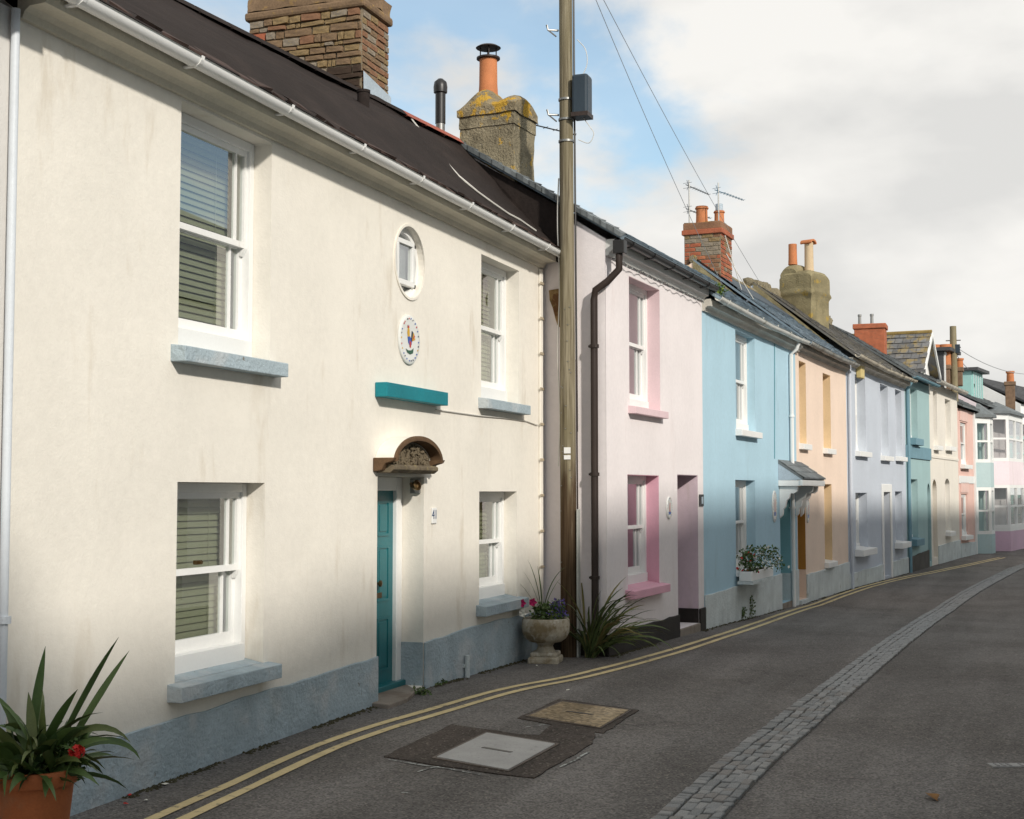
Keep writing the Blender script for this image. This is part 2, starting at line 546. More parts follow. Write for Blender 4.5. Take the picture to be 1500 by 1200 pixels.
def gp(px, py):
    r = ray(px, py)
    z = 0
    for _ in range(40):
        t = (z - CAM.z) / r.z
        p = CAM + t * r
        z = .5 * z + .5 * gz(p.x, p.y)
    return Vector((p.x, p.y, gz(p.x, p.y)))


# ------------------------------------------------------------------ ground
def build_ground():
    def axis(spec):
        out = []
        for a, b, st in spec:
            x = a
            while x < b - 1e-6:
                out.append(x)
                x += st
        return out
    xs = axis([(-600, -60, 60), (-60, -4, 4), (-4, 6, 1), (6, 30, .5), (30, 64, 1), (64, 120, 7), (120, 900, 65)]) + [900]
    ys = axis([(-600, -60, 60), (-60, -12, 6), (-12, -7, .5), (-7, 1, .2), (1, 12, 1), (12, 60, 8), (60, 600, 60)]) + [600]
    m = MB()
    v = [(x, y, gz(x, y) + .006 * mnoise.noise((x * .6, y * .9, 0))) for x in xs for y in ys]
    n = len(ys)
    f = [(i * n + j, (i + 1) * n + j, (i + 1) * n + j + 1, i * n + j + 1) for i in range(len(xs) - 1) for j in range(n - 1)]
    m.add(v, f)
    tag(m.obj('road', ASPH, smooth=True, fixn=False), kind='structure')


build_ground()


def surfz(x, y):
    return gz(x, y) + .006 * mnoise.noise((x * .6, y * .9, 0))


def smooth_path(pts, step=.3):
    """Catmull-Rom through 2d points"""
    P = [Vector((p[0], p[1])) for p in pts]
    P = [2 * P[0] - P[1]] + P + [2 * P[-1] - P[-2]]
    out = []
    for i in range(1, len(P) - 2):
        n = max(2, int((P[i + 1] - P[i]).length / step))
        for k in range(n):
            t = k / n
            a, b, c, d = P[i - 1], P[i], P[i + 1], P[i + 2]
            out.append(.5 * ((2 * b) + (c - a) * t + (2 * a - 5 * b + 4 * c - d) * t * t + (3 * b - 3 * c + d - a) * t ** 3))
    out.append(P[-2])
    return out


def ribbon(path, off, w, dz, jit=0):
    m = MB()
    v, f = [], []
    for i, p in enumerate(path):
        d = (path[min(i + 1, len(path) - 1)] - path[max(0, i - 1)]).normalized()
        nrm = Vector((-d.y, d.x))
        for k in (-.5, -.17, .17, .5):
            q = p + nrm * (off + w * k + (jit * mnoise.noise((i * .7, k * 9, off * 9)) if abs(k) > .4 else 0))
            v.append((q.x, q.y, surfz(q.x, q.y) + dz))
    for i in range(len(path) - 1):
        for k in range(3):
            a = i * 4 + k
            f.append((a, a + 4, a + 5, a + 1))
    return m.add(v, f)


YP = [(4.4, -.75), (6.0, -.66), (7.55, -.56), (9.3, -.49), (11.0, -.66), (12.4, -.83), (13.75, -1.1), (16.75, -1.38), (19.7, -1.55), (23.4, -1.64), (26.7, -1.78), (32.1, -2.12), (37.5, -2.75), (43.9, -3.9), (50, -5.0)]
yp = smooth_path(YP, .25)
for side, dz in ((.085, .006), (-.085, .006)):
    lab = 'yellow no-parking line nearer the house walls' if side > 0 else 'yellow no-parking line nearer the road centre'
    o = ribbon(yp, side, .075, dz, .008).obj('yellow_line', YEL, fixn=False)
    tag(o, lab, kind='structure')


def ground_poly(name, pts, mat, dz, kind=None, bevel=0, thick=.0, jitter=0):
    """flat sheet or slab laid on the road"""
    m = MB()
    P = []
    for i, p in enumerate(pts):
        q = pts[(i + 1) % len(pts)]
        n = max(1, int((Vector(q[:2]) - Vector(p[:2])).length / .12)) if jitter else 1
        for k in range(n):
            t = k / n
            x, y = p[0] + (q[0] - p[0]) * t, p[1] + (q[1] - p[1]) * t
            if jitter and k:
                x += random.uniform(-jitter, jitter)
                y += random.uniform(-jitter, jitter)
            P.append((x, y))
    top = [(x, y, surfz(x, y) + dz) for x, y in P]
    n = len(P)
    m.add(top + [(x, y, z - .03) for x, y, z in top], [tuple(range(n))] + [(i, (i + 1) % n, (i + 1) % n + n, i + n) for i in range(n)])
    o = m.obj(name, mat)
    if kind:
        tag(o, kind=kind)
    return o


# the resurfaced patch and the two chamber covers
pt = [gp(*p) for p in [(562, 1110), (662, 1062), (760, 1077), (790, 1078), (812, 1061), (874, 1070), (868, 1090), (822, 1118), (782, 1141), (700, 1131)]]
tag(ground_poly('asphalt_patch', pt, ASPH_D, .008, 'structure', jitter=.012))
pt2 = [gp(*p) for p in [(758, 1053), (820, 1024), (936, 1041), (884, 1075)]]
tag(ground_poly('asphalt_patch', pt2, ASPH_D, .007, 'structure', jitter=.01))


def cover(name, px, mat, label, frame_w):
    c = [gp(*p) for p in px]
    ctr = sum(c, Vector()) / 4
    r = empty(name, (ctr.x, ctr.y, sum(surfz(p.x, p.y) for p in c) / 4 + .001), 0, label, 'manhole cover')
    sx = (surfz(ctr.x + .4, ctr.y) - surfz(ctr.x - .4, ctr.y)) / .8
    sy = (surfz(ctr.x, ctr.y + .4) - surfz(ctr.x, ctr.y - .4)) / .8
    r.rotation_euler = (math.atan(sy), -math.atan(sx), 0)
    L = [(p - ctr) for p in c]
    L = [Vector((p.x, p.y)) for p in L]
    m = MB()
    ins = [p * (1 - frame_w / p.length) for p in L]
    v = [(p.x, p.y, .014) for p in L] + [(p.x, p.y, .014) for p in ins] + [(p.x, p.y, -.03) for p in L] + [(p.x, p.y, -.03) for p in ins]
    f = []
    for i in range(4):
        j = (i + 1) % 4
        f += [(i, j, 4 + j, 4 + i), (i, 8 + i, 8 + j, j), (4 + i, 4 + j, 12 + j, 12 + i)]
    m.add(v, f).obj('frame', surf('rusty_steel_rim', (.11, .09, .075), rough=.7, var=.3), r)
    ins2 = [p * (1 - (frame_w + .012) / p.length) for p in L]
    m = MB()
    m.prism([(p.x, p.y) for p in ins2], -.03, .016, 'z')
    m.obj('lid', mat, r)
    ang = math.atan2(ins2[2].y - ins2[1].y, ins2[2].x - ins2[1].x)
    M = Matrix.Rotation(ang, 4, 'Z')
    MB().box(-.13, .13, -.018, .018, .0, .0185, M).obj('lifting_slot', BLACKM, r)


cover('manhole_cover', [(632, 1113), (712, 1075), (820, 1092), (745, 1133)], CONC, 'pale concrete square manhole cover inside the large dark asphalt patch', .03)
cover('manhole_cover', [(769, 1051), (822, 1029), (926, 1042), (880, 1069)], GRAVEL, 'gravel-filled tan manhole cover beyond the concrete one', .025)


def chalk(pts, w=.022, label=''):
    P = [gp(*p) for p in pts]
    pa = smooth_path([(p.x, p.y) for p in P], .06)
    tag(ribbon(pa, 0, w, .006, .008).obj('chalk_mark', CHALK, fixn=False), label, kind='structure')


for pts, lab in (([(569, 1114), (612, 1121), (660, 1128), (704, 1136)], 'white chalk line along the near edge of the dark patch'),
                 ([(612, 1132), (628, 1127), (642, 1124)], 'short chalk stroke below the chalk line'),
                 ([(820, 1125), (838, 1117), (862, 1103)], 'chalk tick right of the dark patch'),
                 ([(842, 1109), (852, 1114)], 'small chalk cross stroke on the tick'),
                 ([(770, 1066), (785, 1064), (800, 1062)], 'faint chalk smear between the two covers'),
                 ([(588, 1162), (602, 1163)], 'faint chalk dash on the near road')):
    chalk(pts, .02, lab)


# granite drainage channel
def build_channel():
    xs = [(x, y) for x, y in DT if x >= -20]
    path = smooth_path([(2, -3.30)] + [p for p in DT if 8 < p[0] < 70], .1)
    o = ribbon(path, 0, .385, .005).obj('drainage_channel', GROUT, fixn=False)
    tag(o, kind='structure')
    # arc-length table
    acc = [0]
    for a, b in zip(path, path[1:]):
        acc.append(acc[-1] + (b - a).length)

    def at(s):
        import bisect
        i = min(max(bisect.bisect(acc, s) - 1, 0), len(path) - 2)
        t = (s - acc[i]) / (acc[i + 1] - acc[i])
        d = (path[i + 1] - path[i]).normalized()
        return path[i].lerp(path[i + 1], t), d
    rng = random.Random(7)
    meshes = []
    for k in range(10):
        m = MB()
        pr = [rng.uniform(-.06, .06) for _ in range(16)]
        b0 = [(-.5 + pr[0] * .5, -.5 + pr[1] * .5), (.5 + pr[2] * .5, -.5 + pr[3] * .5), (.5 + pr[4] * .5, .5 + pr[5] * .5), (-.5 + pr[6] * .5, .5 + pr[7] * .5)]
        v = [(x, y, -.03) for x, y in b0] + [(x * .99, y * .99, .004) for x, y in b0] + [(x * .86, y * .86, .009 + rng.uniform(-.003, .003)) for x, y in b0] + [(rng.uniform(-.1, .1), rng.uniform(-.1, .1), .011)]
        f = []
        for l in (0, 4):
            f += [(l + i, l + (i + 1) % 4, l + 4 + (i + 1) % 4, l + 4 + i) for i in range(4)]
        f += [(8 + i, 8 + (i + 1) % 4, 12) for i in range(4)]
        m.add(v, f)
        meshes.append(m.mesh('sett', GRAN[k % 4], smooth=False))
    rest = MB()
    rows = [(.142, .088, .06, .10), (.058, .075, .09, .18), (-.016, .070, .09, .18), (-.088, .072, .09, .18), (-.156, .062, .08, .15)]
    cnt = 0
    items = []
    for off, w, l0, l1 in rows:
        s = 3.2
        while s < acc[-1] - 1:
            l = rng.uniform(l0, l1)
            items.append((s + l / 2, off, w, l))
            s += l + .012
    items.sort()
    for s, off, w, l in items:
        p, d = at(s)
        nrm = Vector((-d.y, d.x))
        q = p + nrm * (off + rng.uniform(-.008, .008))
        ang = math.atan2(d.y, d.x) + rng.uniform(-.05, .05)
        if q.x < 6.3:
            continue
        z = surfz(q.x, q.y) + .007 + rng.uniform(-.004, .004) + .10 * (abs(off) ** 1.5) * 1.2
        me = rng.choice(meshes)
        if cnt < 300:
            so = link('sett', me, o)
            so.location = (q.x, q.y, z)
            so.rotation_euler = (rng.uniform(-.03, .03), rng.uniform(-.03, .03), ang)
            so.scale = (l * .97, w * .95, 1)
            cnt += 1
        else:
            M = Matrix.Translation((q.x, q.y, z)) @ Matrix.Rotation(ang, 4, 'Z') @ Matrix.Diagonal((l * .97, w * .95, 1, 1))
            rest.add([M @ vv.co for vv in me.vertices], [tuple(pp.vertices) for pp in me.polygons])
    tag(rest.obj('setts_far', GRAN[0], o), kind='stuff')


build_channel()


# ------------------------------------------------------------------ houses
class House:
    def __init__(s, o, ang, L, z0, eave, ridge, D, label, mats, name='terraced_house', group='pastel terraced houses along the left side'):
        s.o, s.ang, s.L, s.z0, s.eave, s.D = o, ang, L, z0, eave, D
        s.rd0, s.rd1, s.rz = ridge
        s.root = empty(name, (o[0], o[1], 0), ang, label, 'house', group)
        s.wall_mat = mats
        s.ops = []
        s.M = Matrix.Translation((o[0], o[1], 0)) @ Matrix.Rotation(ang, 4, 'Z')

    def end(s):
        return (s.o[0] + s.L * math.cos(s.ang), s.o[1] + s.L * math.sin(s.ang))

    def hp(s, px, py, d=0):
        return plane_hit(s.o, s.ang, px, py, d)

    def op(s, xl, xr, yt, yb, T=.34, ell=False, d=0):
        u0, z1 = s.hp(xl, yt, d)
        _, zb = s.hp(xl, yb, d)
        u1, _ = s.hp(xr, yt, d)
        return s.opu(u0, u1, zb, z1, T, ell)

    def opu(s, u0, u1, za, zb, T=.34, ell=False):
        o = dict(u0=u0, u1=u1, z0=za, z1=zb, T=T, ell=ell)
        s.ops.append(o)
        return o

    def local(s, X, Y):
        p = s.M.inverted() @ Vector((X, Y, 0))
        return p.x, p.y

    def ground(s, u, d=0):
        p = s.M @ Vector((u, d, 0))
        return surfz(p.x, p.y)

    def build_wall(s, reveal_mat=None, bevel=0, gable_mat=None):
        m = MB()
        rv = MB() if reveal_mat else m
        us = sorted({0, s.L} | {o[k] for o in s.ops for k in ('u0', 'u1')})
        zs = sorted({s.z0, s.eave} | {o[k] for o in s.ops for k in ('z0', 'z1')})
        # extra cuts so that the render bump stays well-shaped
        for a, b in zip(us, us[1:]):
            for c, d in zip(zs, zs[1:]):
                uc, zc = (a + b) / 2, (c + d) / 2
                inside = [o for o in s.ops if o['u0'] < uc < o['u1'] and o['z0'] < zc < o['z1']]
                if inside:
                    continue
                m.add([(a, 0, c), (b, 0, c), (b, 0, d), (a, 0, d)], [(0, 1, 2, 3)])
        for o in s.ops:
            u0, u1, a, b, T = o['u0'], o['u1'], o['z0'], o['z1'], o['T']
            if o['ell']:
                N = 40
                cu, cz, ru, rz = (u0 + u1) / 2, (a + b) / 2, (u1 - u0) / 2 * .97, (b - a) / 2 * .97
                E, Q = [], []
                for k in range(N):
                    t = 2 * math.pi * (k + .5) / N
                    x, z = math.cos(t), math.sin(t)
                    E.append((cu + ru * x, cz + rz * z))
                    sc = min((u1 - u0) / 2 / abs(x) if abs(x) > 1e-6 else 9, (b - a) / 2 / abs(z) if abs(z) > 1e-6 else 9)
                    Q.append((cu + sc * x, cz + sc * z))
                # insert the rectangle corners
                v = [(x, 0, z) for x, z in E] + [(x, 0, z) for x, z in Q] + [(x, T, z) for x, z in E]
                f = []
                for k in range(N):
                    j = (k + 1) % N
                    f += [(k, j, N + j, N + k), (k, 2 * N + k, 2 * N + j, j)]
                m.add(v, f)
                for cx, cy in ((u1, b), (u0, b), (u0, a), (u1, a)):
                    near = sorted(range(N), key=lambda k: (Q[k][0] - cx) ** 2 + (Q[k][1] - cy) ** 2)[:2]
                    m.add([(cx, 0, cy), (Q[near[0]][0], 0, Q[near[0]][1]), (Q[near[1]][0], 0, Q[near[1]][1])], [(0, 1, 2)])
            else:
                rv.add([(u0, 0, a), (u1, 0, a), (u1, 0, b), (u0, 0, b), (u0, T, a), (u1, T, a), (u1, T, b), (u0, T, b)],
                       [(0, 4, 5, 1), (1, 5, 6, 2), (2, 6, 7, 3), (3, 7, 4, 0)])
        e = .003
        for u, rd in ((e, s.rd0), (s.L - e, s.rd1)):
            pl = [(0, s.z0), (s.D, s.z0), (s.D, s.eave - .1), (rd, s.rz - .06), (0, s.eave)]
            m.add([(u, y, z) for y, z in pl], [tuple(range(5))])
        m.add([(0, s.D, s.z0), (s.L, s.D, s.z0), (s.L, s.D, s.eave - .1), (0, s.D, s.eave - .1)], [(0, 1, 2, 3)])
        w = m.obj('wall', s.wall_mat, s.root, merge=True, bevel=bevel)
        if reveal_mat:
            rv.obj('reveal', reveal_mat, s.root)
        # inner floor, so rooms are dark and separate
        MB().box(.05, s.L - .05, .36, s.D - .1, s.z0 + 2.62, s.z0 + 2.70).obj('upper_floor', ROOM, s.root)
        return w

    def build_roof(s, mat, ov=.30, thick=.07, slates=None, u_over=(0, 0), ez=None, rough=0, row=.2, sw=.28, name='roof', under=None):
        ez = s.eave + .12 if ez is None else ez
        ua, ub = -u_over[0], s.L + u_over[1]
        m = MB()
        nu, nv = (24, 8) if rough else (2, 1)

        def P(u, t, lift=0):
            k = min(1, max(0, u / s.L))
            rd = s.rd0 + (s.rd1 - s.rd0) * k
            return Vector((u, -ov + (rd + ov) * t, ez + (s.rz - ez) * t + lift))
        v = []
        for i in range(nu + 1):
            u = ua + (ub - ua) * i / nu
            for j in range(nv + 1):
                p = P(u, j / nv)
                if rough:
                    p.z += rough * mnoise.noise((u * .9, j * .8, 3)) * (1 if 0 < j else .4) - rough * .6 * math.sin(math.pi * j / nv)
                v.append(p)
        n = nv + 1
        f = [(i * n + j, (i + 1) * n + j, (i + 1) * n + j + 1, i * n + j + 1) for i in range(nu) for j in range(nv)]
        m.add(v, f)
        # eave edge, underside, back slope
        a, b, c, d = P(ua, 0, -thick), P(ub, 0, -thick), P(ub, 1, -thick), P(ua, 1, -thick)
        m.add([a, b, c, d, P(ua, 0), P(ub, 0), P(ub, 1), P(ua, 1)], [(0, 1, 2, 3), (0, 1, 5, 4), (0, 4, 7, 3), (1, 2, 6, 5)])
        m.add([P(ua, 1), P(ub, 1), (ub, s.D + .2, s.eave - .2), (ua, s.D + .2, s.eave - .2)], [(0, 1, 2, 3)])
        r = m.obj(name, mat, s.root, smooth=bool(rough), merge=True)
        if slates:
            q = MB()
            rng = random.Random(int(s.o[0] * 10))
            Ls = (P(s.L / 2, 1) - P(s.L / 2, 0)).length
            rows = int(Ls / row)
            up = (P(s.L / 2, 1) - P(s.L / 2, 0)).normalized()
            nn = Vector((0, -up.z, up.y))
            if nn.z < 0:
                nn = -nn
            for j in range(rows):
                t0, t1 = j * row / Ls, min(1, (j + 1.08) * row / Ls)
                u = ua - (j % 2) * sw / 2
                while u < ub:
                    w = sw * rng.uniform(.85, 1.1)
                    x0, x1 = max(ua, u), min(ub, u + w - .008)
                    if x1 - x0 > .04:
                        h0, h1 = .022 + rng.uniform(-.006, .008), .004
                        dt = rng.uniform(-.02, .02) * row / Ls
                        A0, A1 = P(x0, t0 + dt), P(x1, t0 + dt + rng.uniform(-.01, .01) * row)
                        B0, B1 = P(x0, t1), P(x1, t1)
                        q.add([A0 + nn * h0, A1 + nn * h0, B1 + nn * h1, B0 + nn * h1, A0 + nn * .003, A1 + nn * .003],
                              [(0, 1, 2, 3), (0, 4, 5, 1)])
                    u += w
            tag(q.obj('slates', slates, r, fixn=True), kind='stuff')
        return r, P

    def gutter(s, mat, z, d, r=.06, u0=0, u1=None, brackets=0, sag=0):
        u1 = s.L if u1 is None else u1
        m = MB()
        n, k = 14, 10
        v, f = [], []
        for i in range(n + 1):
            u = u0 + (u1 - u0) * i / n
            zz = z - sag * math.sin(math.pi * i / n) + (sag * .3 * mnoise.noise((u, 1, 2)) if sag else 0)
            prof = [(r * math.cos(math.pi + math.pi * j / k), r * math.sin(math.pi + math.pi * j / k)) for j in range(k + 1)]
            prof = [(-r - .008, .0)] + prof + [(r * .9, 0)] + [(.86 * a, .86 * b + .002) for a, b in reversed(prof)]
            for a, b in prof:
                v.append((u, d + a, zz + b))
            K = len(prof)
        for i in range(n):
            for j in range(K):
                f.append((i * K + j, (i + 1) * K + j, (i + 1) * K + (j + 1) % K, i * K + (j + 1) % K))
        f += [tuple(range(K)), tuple(range(n * K, (n + 1) * K))]
        m.add(v, f)
        g = m.obj('gutter', mat, s.root, smooth=True)
        for i in range(brackets):
            u = u0 + (u1 - u0) * (i + .4) / brackets
            b = MB()
            pr = [((r + .012) * math.cos(math.pi * (1 + j / 8)), (r + .012) * math.sin(math.pi * (1 + j / 8))) for j in range(9)]
            for (a0, b0), (a1, b1) in zip(pr, pr[1:]):
                b.add([(u - .015, d + a0, z + b0), (u + .015, d + a0, z + b0), (u + .015, d + a1, z + b1), (u - .015, d + a1, z + b1),
                       (u - .015, d + a0 * .9, z + b0 * .9), (u + .015, d + a0 * .9, z + b0 * .9), (u + .015, d + a1 * .9, z + b1 * .9), (u - .015, d + a1 * .9, z + b1 * .9)],
                      [(0, 1, 2, 3), (4, 7, 6, 5), (0, 4, 5, 1), (2, 6, 7, 3), (0, 3, 7, 4), (1, 5, 6, 2)])
            b.box(u - .013, u + .013, d + r * .2, d + r * 2.6, z - r * 1.15, z - r * .95)
            b.obj('gutter_bracket', mat, g)
        return g

    def soffit(s, mat, z, d, h=.14, cove=True):
        """eaves board boxed out below the gutter"""
        pl = [(0, z - .02), (-.035, z - .02), (-.05, z + .02), (-.085, z + .045), (d + .05, z + .05), (d + .05, z + h), (.0, z + h)]
        m = MB()
        m.prism(pl, .004, s.L - .004, 'x')
        return m.obj('eaves_board', mat, s.root)

    def plinth(s, mat, pts, proud=.025, bottom=-.25, name='plinth'):
        """pts: (u, ztop)"""
        rng = random.Random(int(pts[0][0] * 100) + 3)
        top = []
        for (a, za), (b, zb) in zip(pts, pts[1:]):
            n = max(1, int((b - a) / .22))
            for k in range(n):
                t = k / n
                top.append((a + (b - a) * t, za + (zb - za) * t + (rng.uniform(-.009, .009) if 0 < k else 0)))
        top.append(pts[-1])
        poly = top + [(pts[-1][0], s.z0 + bottom), (pts[0][0], s.z0 + bottom)]
        m = MB()
        m.prism(poly, -proud, -.002, 'y')
        return m.obj(name, mat, s.root, bevel=.008)

    def sill(s, parent, u0, u1, z, mat, over=.08, h=.12, proj=.12, dep=.14, slope=.03):
        m = MB()
        a, b = u0 - over, u1 + over
        v = [(a, 0.003, z - h), (b, .003, z - h), (b, -proj, z - h), (a, -proj, z - h), (a, .003, z + .002), (b, .003, z + .002), (b, -proj, z - slope), (a, -proj, z - slope)]
        m.add(v, [(0, 1, 2, 3), (4, 7, 6, 5), (3, 2, 6, 7), (0, 3, 7, 4), (1, 5, 6, 2), (0, 4, 5, 1)])
        e = .004
        m.add([(u0 + e, 0, z + .002), (u1 - e, 0, z + .002), (u1 - e, dep, z + .035), (u0 + e, dep, z + .035)], [(0, 1, 2, 3)])
        return m.obj('sill', mat, parent, bevel=.006, fixn=True)

    def window(s, o, dep=.14, margin=.12, mat=None, sill=None, panes=True, kind='sash', bars=0, sillm=None, sub=.09, split=.5, simple=False, fw=.06):
        """box-sash window in opening o"""
        mat = mat or FRAME
        u0, u1, a, b = o['u0'], o['u1'], o['z0'], o['z1']
        e = .002
        m = MB()
        m.box(u0 + e, u0 + fw, dep, dep + .13, a, b - e)
        m.box(u1 - fw, u1 - e, dep, dep + .13, a, b - e)
        m.box(u0 + fw, u1 - fw, dep + .002, dep + .128, b - .07, b - e)
        m.box(u0 + fw, u1 - fw, dep - .03, dep + .128, a, a + sub)
        w = m.obj('window', mat, s.root, bevel=0 if simple else .004)
        ia, ib, ja, jb = u0 + fw, u1 - fw, a + sub, b - .07
        mid = ja + (jb - ja) * split
        st, rl = .045, .045
        for name, y, lo, hi, br in (('upper_sash', dep + .022, mid - .02, jb, .045), ('lower_sash', dep + .066, ja, mid + .02, .085)):
            q = MB()
            q.box(ia, ia + st, y, y + .04, lo, hi)
            q.box(ib - st, ib, y, y + .04, lo, hi)
            q.box(ia + st, ib - st, y + .001, y + .039, hi - rl, hi)
            q.box(ia + st, ib - st, y + .001, y + .039, lo, lo + br)
            cuts = [ia + st]
            if margin and not simple:
                for c in (ia + st + margin, ib - st - margin):
                    q.box(c - .011, c + .011, y + .004, y + .034, lo + br, hi - rl)
                    cuts.append(c)
            for k in range(bars):
                c = ia + st + (ib - ia - 2 * st) * (k + 1) / (bars + 1)
                q.box(c - .012, c + .012, y + .004, y + .034, lo + br, hi - rl)
                cuts.append(c)
            cuts.append(ib - st)
            if name == 'upper_sash' and not simple:
                for c in (ia, ib - st):
                    q.prism([(y, lo), (y + .04, lo), (y + .04, lo - .055), (y + .03, lo - .06), (y + .012, lo - .03)], c + .003, c + st - .003, 'x')
            q.obj(name, mat, w)
            for c0, c1 in zip(cuts, cuts[1:]):
                MB().add([(c0, y + .019, lo + br), (c1, y + .019, lo + br), (c1, y + .019, hi - rl), (c0, y + .019, hi - rl)], [(0, 1, 2, 3)]).obj('glass_pane', GLASS, w, fixn=False)
        if sill:
            s.sill(w, u0, u1, a, sillm or WHITE, *sill)
        return w

    def blind(s, o, label, dep, drop=1.0, mat=None):
        mat = mat or BLIND
        u0, u1, a, b = o['u0'] + .085, o['u1'] - .085, o['z0'] + .12, o['z1'] - .08
        w = u1 - u0
        root = empty('venetian_blind', s.M @ Vector(((u0 + u1) / 2, dep, a)), s.ang, label, 'blind', 'venetian blinds in the cream house')
        MB().box(-w / 2, w / 2, -.02, .02, b - a - .04, b - a).obj('headrail', mat, root)
        pitch = .049
        n = int((b - a - .05) * drop / pitch)
        me = None
        for k in range(n):
            z = b - a - .07 - k * pitch
            if me is None:
                mm = MB()
                t = R(66)
                pts = [(-.027, 0), (-.014, .004), (0, .0055), (.014, .004), (.027, 0)]
                v = [(x, y * math.cos(t) - h * math.sin(t), -y * math.sin(t) * -1 + h * math.cos(t)) for x in (-w / 2, w / 2) for y, h in pts]
                mm.add(v, [(i, i + 5, i + 6, i + 1) for i in range(4)])
                me = mm.mesh('slat', mat, smooth=True)
            so = link('slat', me, root)
            so.location = (0, 0, z)
            so.rotation_euler = (random.uniform(-.05, .05), random.uniform(-.004, .004), 0)
        for x in (-w * .3, w * .3):
            MB().tube([(x, -.03, .0 + (b - a) * (1 - drop)), (x, -.03, b - a)], .002, 4).obj('ladder_cord', mat, root)

    def curtain(s, o, label, dep, mat, u0=0, u1=1, waves=7):
        a, b = o['z0'] + .05, o['z1'] - .05
        x0 = o['u0'] + .06 + (o['u1'] - o['u0'] - .12) * u0
        x1 = o['u0'] + .06 + (o['u1'] - o['u0'] - .12) * u1
        root_loc = s.M @ Vector((x0, dep, a))
        m = MB()
        n = waves * 8
        v, f = [], []
        for i in range(n + 1):
            t = i / n
            for z in (0, (b - a) * .5, b - a):
                v.append(((x1 - x0) * t, .03 * math.sin(2 * math.pi * waves * t) + .01 * math.sin(17 * t), z))
        for i in range(n):
            for j in range(2):
                f.append((i * 3 + j, i * 3 + 3 + j, i * 3 + 4 + j, i * 3 + 1 + j))
        m.add(v, f)
        o2 = m.obj('curtain', mat, smooth=True, fixn=False)
        o2.location = root_loc
        o2.rotation_euler = (0, 0, s.ang)
        return tag(o2, label, 'curtain', 'curtains behind the sash windows')

    def door(s, o, dep, mat, frame_mat, zb=None, panels=True, fw=.09, knob=True):
        u0, u1, a, b = o['u0'], o['u1'], o['z0'] if zb is None else zb, o['z1']
        e = .003
        m = MB()
        m.box(u0 + e, u0 + fw, dep - .04, dep + .08, a, b - e)
        m.box(u1 - fw, u1 - e, dep - .04, dep + .08, a, b - e)
        m.box(u0 + fw, u1 - fw, dep - .038, dep + .078, b - fw, b - e)
        m.obj('door_frame', frame_mat, s.root, bevel=.008)
        q = MB()
        q.box(u0 + fw, u1 - fw, dep, dep + .05, a + .015, b - fw)
        d = q.obj('door', mat, s.root)
        if panels:
            W = u1 - u0 - 2 * fw
            H = b - a - fw
            rows = ((.09, .36), (.44, .72), (.77, .95))
            for r0, r1 in rows:
                for c0, c1 in ((.13, .46), (.54, .87)):
                    p = MB()
                    x0, x1, z0, z1 = u0 + fw + W * c0, u0 + fw + W * c1, a + H * r0, a + H * r1
                    w = .022
                    for bx in ((x0, x1, z0, z0 + w), (x0, x1, z1 - w, z1), (x0, x0 + w, z0 + w, z1 - w), (x1 - w, x1, z0 + w, z1 - w)):
                        p.box(bx[0], bx[1], dep - .011, dep + .001, bx[2], bx[3])
                    p.box(x0 + w * 2, x1 - w * 2, dep - .008, dep + .001, z0 + w * 2, z1 - w * 2)
                    p.obj('panel', mat, d)
        if knob:
            k = MB()
            k.lathe([(.0, 0), (.012, 0), (.012, .03), (.03, .045), (.03, .06), (.0, .07)], 12)
            ko = k.obj('door_knob', BRASS, d, smooth=True)
            ko.rotation_euler = (R(90), 0, 0)
            ko.location = ((u0 + u1) / 2 + .0, dep - .001, a + (b - a) * .5)
            MB().box((u0 + u1) / 2 - .12, (u0 + u1) / 2 + .12, dep - .012, dep - .001, a + (b - a) * .43, a + (b - a) * .455).obj('letter_box', BRASS, d)
        return d


def wall_text(body, size, mat, parent, loc, rot):
    cu = bpy.data.curves.new('lettering', 'FONT')
    cu.body = body
    cu.size = size
    cu.extrude = .0015
    cu.align_x = 'CENTER'
    cu.align_y = 'CENTER'
    t = bpy.data.objects.new('lettering_tmp', cu)
    COL.objects.link(t)
    bpy.context.view_layer.update()
    me = bpy.data.meshes.new_from_object(t.evaluated_get(bpy.context.evaluated_depsgraph_get()))
    bpy.data.objects.remove(t)
    me.materials.clear()
    me.materials.append(mat)
    o = link('lettering', me, parent)
    o.location = loc
    o.rotation_euler = rot
    return o


def face_rot(h):
    return (R(90), 0, h.ang)


def px_house(o, adeg, x1, z0, eave, ridge, D, label, mat, **k):
    a = -R(adeg)
    L, _ = plane_hit(o, a, x1, 700)
    return House(o, a, L, z0, eave, ridge, D, label, mat, **k)


def pipe(h, pts, r, mat, name='downpipe', clips=()):
    o = MB().tube(pts, r, 12).obj(name, mat, h.root, smooth=True)
    for z, p in clips:
        MB().lathe([(r + .004, z - .02), (r + .014, z - .02), (r + .014, z + .02), (r + .004, z + .02)], 12, (p[0], p[1], 0)).box(p[0] - .012, p[0] + .012, p[1], p[1] + .07, z - .012, z + .012).obj('pipe_clip', mat, o)
    return o


# ---- bricks
_bm = {}


